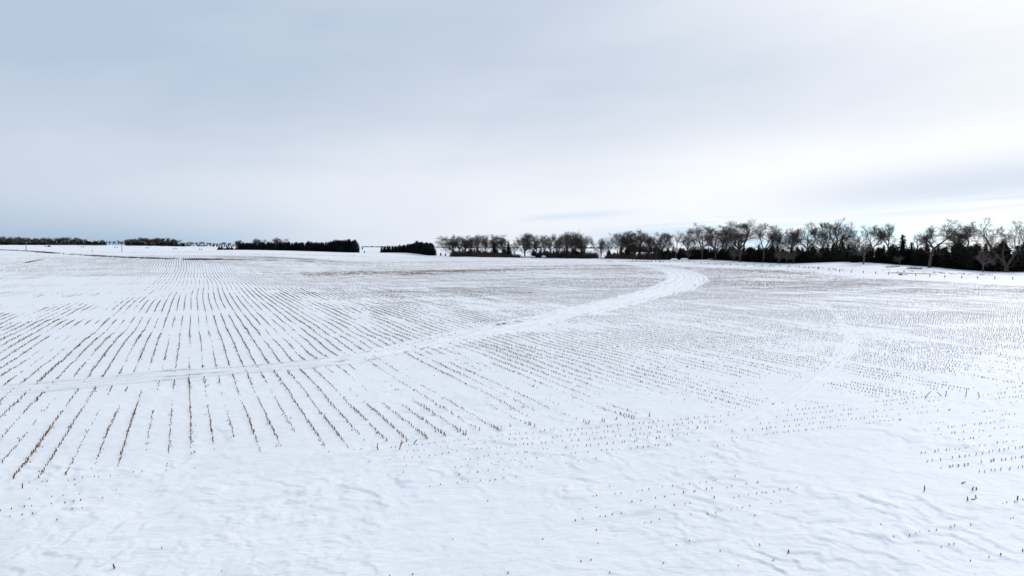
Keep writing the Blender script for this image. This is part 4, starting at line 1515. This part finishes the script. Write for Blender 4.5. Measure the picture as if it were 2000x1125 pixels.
# ------------------------------------------------------------------ fence on the right
FPX = [(1290, 512), (1296, 512.2), (1307, 512.6), (1322, 513), (1332, 513.2), (1344.5, 513.6), (1356.7, 514.8), (1369.6, 515.8), (1383.6, 516.6), (1397.6, 517.4),
       (1411.3, 518), (1426.6, 518.3), (1440.6, 518.8), (1456.4, 519.5), (1472.5, 520.2), (1488.5, 521), (1505.7, 522), (1523.5, 523.3), (1541.4, 524.8),
       (1560.6, 526.4), (1579.3, 528.2), (1598.4, 529.8), (1619.4, 531.2), (1640, 532.6), (1662.6, 533.3), (1686, 534.2), (1710.4, 535.4), (1735, 536.6), (1761, 538),
       (1788.4, 539.3), (1816, 540.8), (1845.2, 541.9), (1878, 542.8), (1909.3, 543.7), (1942.8, 545), (1978, 545.6), (2014, 546.8), (2052, 548)]
fence = thing('wire_fence', (0, 0, 0))
tag(fence, 'wire fence on short dark posts along the foot of the snowy bank', 'fence')
pm = MB()
pm.tube([(0, 0, -0.4), (0.01, 0, 0.3), (0, 0.012, 0.8), (0.012, 0.0, 1.12), (0.012, 0, 1.2)], [.095, .09, .085, .085, .05], 7)
POST = pm.mesh('post')
POST.materials.append(M_POST)
tops = []
for i, (px, py) in enumerate(FPX):
    x, y = flat(px, py)
    z = gz(x, y)
    k = (0.62 if y > 230 else 0.58) * random.uniform(0.85, 1.12)
    if px in (1598.4, 1619.4, 1942.8):
        k *= 1.2
    o = link('post', POST, None, fence, (x, y, z))
    o.rotation_euler = (random.gauss(0, .05), random.gauss(0, .05), random.uniform(0, 6))
    o.scale = (0.95, 0.95, k)
    tops.append((x, y, z, k * 1.1))
for f in (0.88, 0.58, 0.30):
    b = MB()
    pts = []
    for i in range(len(tops) - 1):
        A, Bq = np.array(tops[i]), np.array(tops[i + 1])
        for t in (0, .5):
            q = A * (1 - t) + Bq * t
            pts.append((q[0], q[1] - .08, q[2] + q[3] * f - (.03 if t else 0)))
    b.tube(pts, [0.006] * len(pts), 3, cap=False)
    link('wire', b.mesh('wire'), M_WIRE, fence)

# second stretch of fence running left behind the field edge
fence2 = thing('wire_fence', (0, 0, 0))
tag(fence2, 'low wire fence at the field edge left of the snow piles', 'fence')
pts2 = []
for px in np.arange(1168, 1290, 7.5):
    d = np.interp(px, [1165, 1290], [392, 322])
    x, y, z = P3(px, d)
    o = link('post', POST, None, fence2, (x, y, z))
    o.scale = (1.1, 1.1, random.uniform(.7, .95))
    o.rotation_euler = (random.gauss(0, .05), random.gauss(0, .05), random.uniform(0, 6))
    pts2.append((x, y - .1, z + .75))
for dz in (0, -.35):
    b = MB()
    b.tube([(p[0], p[1], p[2] + dz) for p in pts2], [.008] * len(pts2), 3, cap=False)
    link('wire', b.mesh('wire'), M_WIRE, fence2)

# ------------------------------------------------------------------ snow piles, logs, brush piles


def lump(name, w, dpt, h, seed, mat):
    n, k = 18, 8
    V, Q = [], []
    for i in range(k + 1):
        f = i / k
        for j in range(n):
            th = 2 * math.pi * j / n
            rr = math.cos(f * math.pi / 2) ** 0.8
            nz = 1 + 0.28 * float(fbm(np.array([math.cos(th) * 1.6 + seed]), np.array([math.sin(th) * 1.6 + f * 2]), seed, 3)[0])
            V.append((w / 2 * rr * nz * math.cos(th), dpt / 2 * rr * nz * math.sin(th), -0.15 + (h + .15) * math.sin(f * math.pi / 2) * (1 + .15 * (nz - 1))))
    for i in range(k):
        for j in range(n):
            Q.append((i * n + j, i * n + (j + 1) % n, i * n + n + (j + 1) % n, i * n + n + j))
    return mesh_np(name, np.array(V), Q)


for px, d, wpx, hpx, lab in ((1317, 347, 17, 4.2, 'left one of two rounded white snow piles before the hedge'),
                             (1337, 345, 16, 4.2, 'right one of two rounded white snow piles before the hedge')):
    o = link('snow_pile', lump('snow_pile', wpx * d / F, 4.5, hpx * d / F, int(px), M_CAP), M_CAP, None, P3(px, d))
    tag(o, lab, 'snow pile')


def log_pile(px, d, spec, label):
    """spec: logs (dx, dy, dz, length, radius, angle) with snow lying on top"""
    root = thing('log_pile', P3(px, d))
    tag(root, label, 'log pile')
    for dx, dy, dz, L, r, a, tilt in spec:
        r *= 0.62
        dz *= 0.62
        b = MB()
        c, s = math.cos(a), math.sin(a)
        pts = [(dx + c * L * t, dy + s * L * t, dz + tilt * L * t + .05 * math.sin(t * 7 + dx)) for t in np.linspace(-.5, .5, 6)]
        b.tube(pts, [r * (1.1 - .3 * i / 5) for i in range(6)], 7)
        for i in (1, 3, 4):
            b.spike(pts[i], (random.gauss(0, .4), random.gauss(0, .3), random.uniform(.2, .8)), r * .3)
        link('log', b.mesh('log'), M_LOG, root)
        b = MB()
        b.tube([(p[0], p[1], p[2] + r * .62) for p in pts[0:6]], [r * .3, r * .85, r * 1.0, r * 1.0, r * .9, r * .3], 6)
        link('snow', b.mesh('snow'), M_CAP, root)


log_pile(1397, 331, [(-2.2, 0, .3, 4, .28, .1, .0), (-.3, .5, .35, 3.5, .3, -.15, .05), (1.8, -.2, .25, 3.2, .26, .3, 0), (.2, .2, .85, 3.0, .24, .05, .02)],
         'snow topped dark log pile before the hedge')
log_pile(1790, 206, [(0, 0, .35, 3.4, .32, -.25, -.06), (.8, .4, .7, 2.4, .25, .2, -.1), (-1.2, .3, .3, 2.8, .25, .1, .02), (.6, -.5, .3, 1.6, .3, .9, 0)],
         'snow covered brush pile right of the pale scrubby tree')
log_pile(1742, 211, [(0, 0, .25, 3.6, .22, .1, .03), (1.4, .3, .4, 2.6, .2, -.2, .05)], 'low snow covered logs left of the brush pile')
for (xa, xb, py, r, lab) in ((1737, 1832, 527.5, 0.16, 'long dark fallen trunk lying across the snowy bank'), (1757, 1775, 537.2, 0.15, 'short dark fallen branch beside the fence line')):
    b = MB()
    dd = 186 if r == 0.16 else 177
    n = 12
    pts = []
    for t in np.linspace(0, 1, n):
        px = xa + (xb - xa) * t
        d = dd - (7 if r == 0.16 else 0) * t
        x, y, z = P3(px, d)
        pts.append((x, y, z + r * .3 + .04 * math.sin(9 * t)))
    if r == 0.15:
        b.tube(pts, [0.28, .26, .22, .18, .12, .10, .09, .08, .08, .07, .06, .05], 7)
        b.spike(pts[2], (.5, .1, .55), .08)
        b.spike(pts[4], (-.3, .2, .4), .06)
    else:
        b.tube(pts, [.05 + .07 * math.sin(math.pi * min(1, i / 11 + .1)) for i in range(n)], 7)
        for i in (2, 5, 8):
            b.spike(pts[i], (random.uniform(-.4, .4), .1, .45), .06)
    tag(link('fallen_log', b.mesh('fallen_log'), M_LOG), lab, 'log')

# ------------------------------------------------------------------ white troughs and box under the middle row


def trough(px, d, L, h, label, rails=False):
    root = thing('feed_trough', P3(px, d), 0.05)
    tag(root, label, 'trough')
    b = MB()
    b.box((0, -.45, h * .62), (L, .08, h * .76))
    b.box((0, .45, h * .62), (L, .08, h * .76))
    b.box((-L / 2 + .05, 0, h * .6), (.08, .82, h * .7))
    b.box((L / 2 - .05, 0, h * .6), (.08, .82, h * .7))
    b.box((0, 0, h * .30), (L - .2, .82, .06))
    link('tub', b.mesh('tub', False), M_WHITE, root)
    for sx in (-.42, -.14, .14, .42):
        b = MB()
        b.box((sx * L, 0, h * .10), (.14, .9, h * .32))
        link('leg', b.mesh('leg', False), M_LOG, root)
    b = MB()
    b.tube([(t * L, 0, h * .88 + .08 * math.cos(t * 9)) for t in np.linspace(-.47, .47, 8)], [.30, .40, .42, .40, .42, .4, .38, .3], 8)
    link('snow', b.mesh('snow'), M_CAP, root)
    if rails:
        for sx in (-.4, 0, .4):
            b = MB()
            b.tube([(sx * L, -.52, 0), (sx * L, -.52, h * 1.3)], [.06, .05], 6)
            link('rail_post', b.mesh('rail_post'), M_POST, root)


trough(1036, 426, 6.2, .95, 'long low white trough between the tree trunks of the middle row')
trough(1019, 427, 2.0, 1.1, 'short railed trough at the right end of the reddish brush', True)
trough(1062, 425, 2.6, 1.3, 'small white box shaped trough right of the long one')

# ------------------------------------------------------------------ utility poles
for px, d, Hh, lab in ((51.5, 520, 6.0, 'left utility pole standing by the far ditch'), (238.5, 560, 7.1, 'right utility pole beyond the ditch before the groves')):
    root = thing('utility_pole', P3(px, d), 0.4)
    tag(root, lab, 'utility pole')
    b = MB()
    b.tube([(0, 0, -1), (0, 0, Hh * .5), (0, 0, Hh)], [.26, .22, .17], 8)
    link('shaft', b.mesh('shaft'), M_POST, root)
    b = MB()
    b.box((0, -.16, Hh - .55), (1.8, .12, .16))
    link('crossarm', b.mesh('crossarm', False), M_POST, root)
    for sx in (-.8, .8, .25):
        b = MB()
        b.tube([(sx, -.16, Hh - .47), (sx, -.16, Hh - .38), (sx, -.16, Hh - .30)], [.05, .07, .04], 6)
        link('insulator', b.mesh('insulator'), M_STEEL, root)
# small marker post near the ditch
b = MB()
b.tube([(0, 0, -.3), (0, 0, 1.0), (0.03, 0, 1.5)], [.12, .11, .09], 7)
tag(link('marker_post', b.mesh('marker_post'), M_POST, None, P3(180.5, 420)), 'single short marker post beyond the ditch between both poles', 'post')

# ------------------------------------------------------------------ centre pivot irrigator far left
pivot = thing('irrigation_pivot', (0, 0, 0))
tag(pivot, 'far irrigation pivot on paired black wheels across the left snow', 'irrigation pivot')
wm = MB()
for i in range(12):
    pass
N = 16
ringV, ringQ = [], []
for j in range(N):
    th = 2 * math.pi * j / N
    for rr, w in ((.78, -.2), (.78, .2), (.45, .16), (.45, -.16)):
        ringV.append((rr * math.cos(th), w, rr * math.sin(th) + .75))
for j in range(N):
    a, c = j * 4, ((j + 1) % N) * 4
    for i in range(4):
        ringQ.append((a + i, a + (i + 1) % 4, c + (i + 1) % 4, c + i))
TYRE = mesh_np('tyre', np.array(ringV), ringQ)
TYRE.materials.append(M_TYRE)
hb = MB()
hb.tube([(0, -.1, .75), (0, .1, .75)], [.46, .46], 12)
HUB = hb.mesh('rim')
HUB.materials.append(M_STEEL)
tw = []
for px in (92, 162, 227, 288, 342, 392, 436):
    x, y, z = P3(px, 1025)
    tw.append((x, y, z))
    for sx in (-1.75, 1.75):
        wh = thing('wheel', (x + sx, y, z - .05))
        wh.parent = pivot
        link('tyre', TYRE, None, wh)
        link('rim', HUB, None, wh)
    b = MB()
    b.tube([(x - 1.75, y, z + .8), (x + 1.75, y, z + .8)], [.07, .07], 5)
    for sx in (-1.75, 1.75):
        b.tube([(x + sx, y, z + .8), (x + sx * .1, y, z + 3.7)], [.05, .05], 5)
    link('tower', b.mesh('tower'), M_STEEL, pivot)
for i in range(len(tw) - 1):
    A, Bq = np.array(tw[i]), np.array(tw[i + 1])
    b = MB()
    pp = [A * (1 - t) + Bq * t + np.array((0, 0, 3.7 + .7 * math.sin(math.pi * t))) for t in np.linspace(0, 1, 9)]
    b.tube(pp, [.085] * 9, 5)
    link('pipe', b.mesh('pipe'), M_STEEL, pivot)
    b = MB()
    pq = [A * (1 - t) + Bq * t + np.array((0, 0, 3.7 - .55 * math.sin(math.pi * t))) for t in np.linspace(0, 1, 9)]
    b.tube(pq, [.02] * 9, 3)
    for k in range(1, 8):
        b.tube([pp[k], pq[k]], [.02, .02], 3)
    link('truss', b.mesh('truss'), M_STEEL, pivot)

# small yellow vehicle beside the first pivot tower
x, y, z = P3(97.5, 1010)
veh = thing('yellow_tractor', (x, y, z), 0.1)
tag(veh, 'tiny yellow farm vehicle parked far off beside the left pole', 'tractor')
b = MB()
b.box((.7, 0, 1.25), (2.2, 1.1, .9))
b.box((-.7, 0, 1.2), (1.5, 1.5, .7))
b.tube([(1.1, 0, 1.7), (1.1, 0, 2.4)], [.06, .06], 6)
link('body', b.mesh('body', False), M_YEL, veh)
b = MB()
b.box((-.7, 0, 2.05), (1.3, 1.4, 1.0))
link('cab', b.mesh('cab', False), M_GLASS, veh)
b = MB()
b.box((-.7, 0, 2.63), (1.6, 1.6, .16))
link('roof', b.mesh('roof', False), M_YEL, veh)
for wx, wy, k in ((-.9, .85, 1.0), (-.9, -.85, 1.0), (1.35, .75, .62), (1.35, -.75, .62)):
    w = thing('wheel', (wx, wy, 0), 0, k)
    w.parent = veh
    link('tyre', TYRE, None, w)
    link('rim', HUB, None, w)

# ------------------------------------------------------------------ one small bird in the sky
rx, rz = ray(1402.5, 423)
d = 330.0
b = MB()
b.tube([(-.22, 0, 0), (-.12, 0, .0), (0, 0, .01), (.14, 0, .02), (.24, 0, .03)], [.02, .05, .075, .05, .015], 7)
s = len(b.v)
for sy in (-1, 1):
    k = len(b.v)
    b.v += [np.array(v, float) for v in ((.12, sy * .04, .03), (-.10, sy * .04, .03), (.10, sy * .30, .16), (-.08, sy * .28, .15), (-.06, sy * .62, .06))]
    b.q.append((k, k + 1, k + 3, k + 2))
    b.t.append((k + 2, k + 3, k + 4))
o = link('bird', b.mesh('bird'), M_BIRD, None, (rx * d, d, HC + rz * d))
o.rotation_euler = (0, 0, .6)
tag(o, 'small dark bird flying above the right tree belt', 'bird')
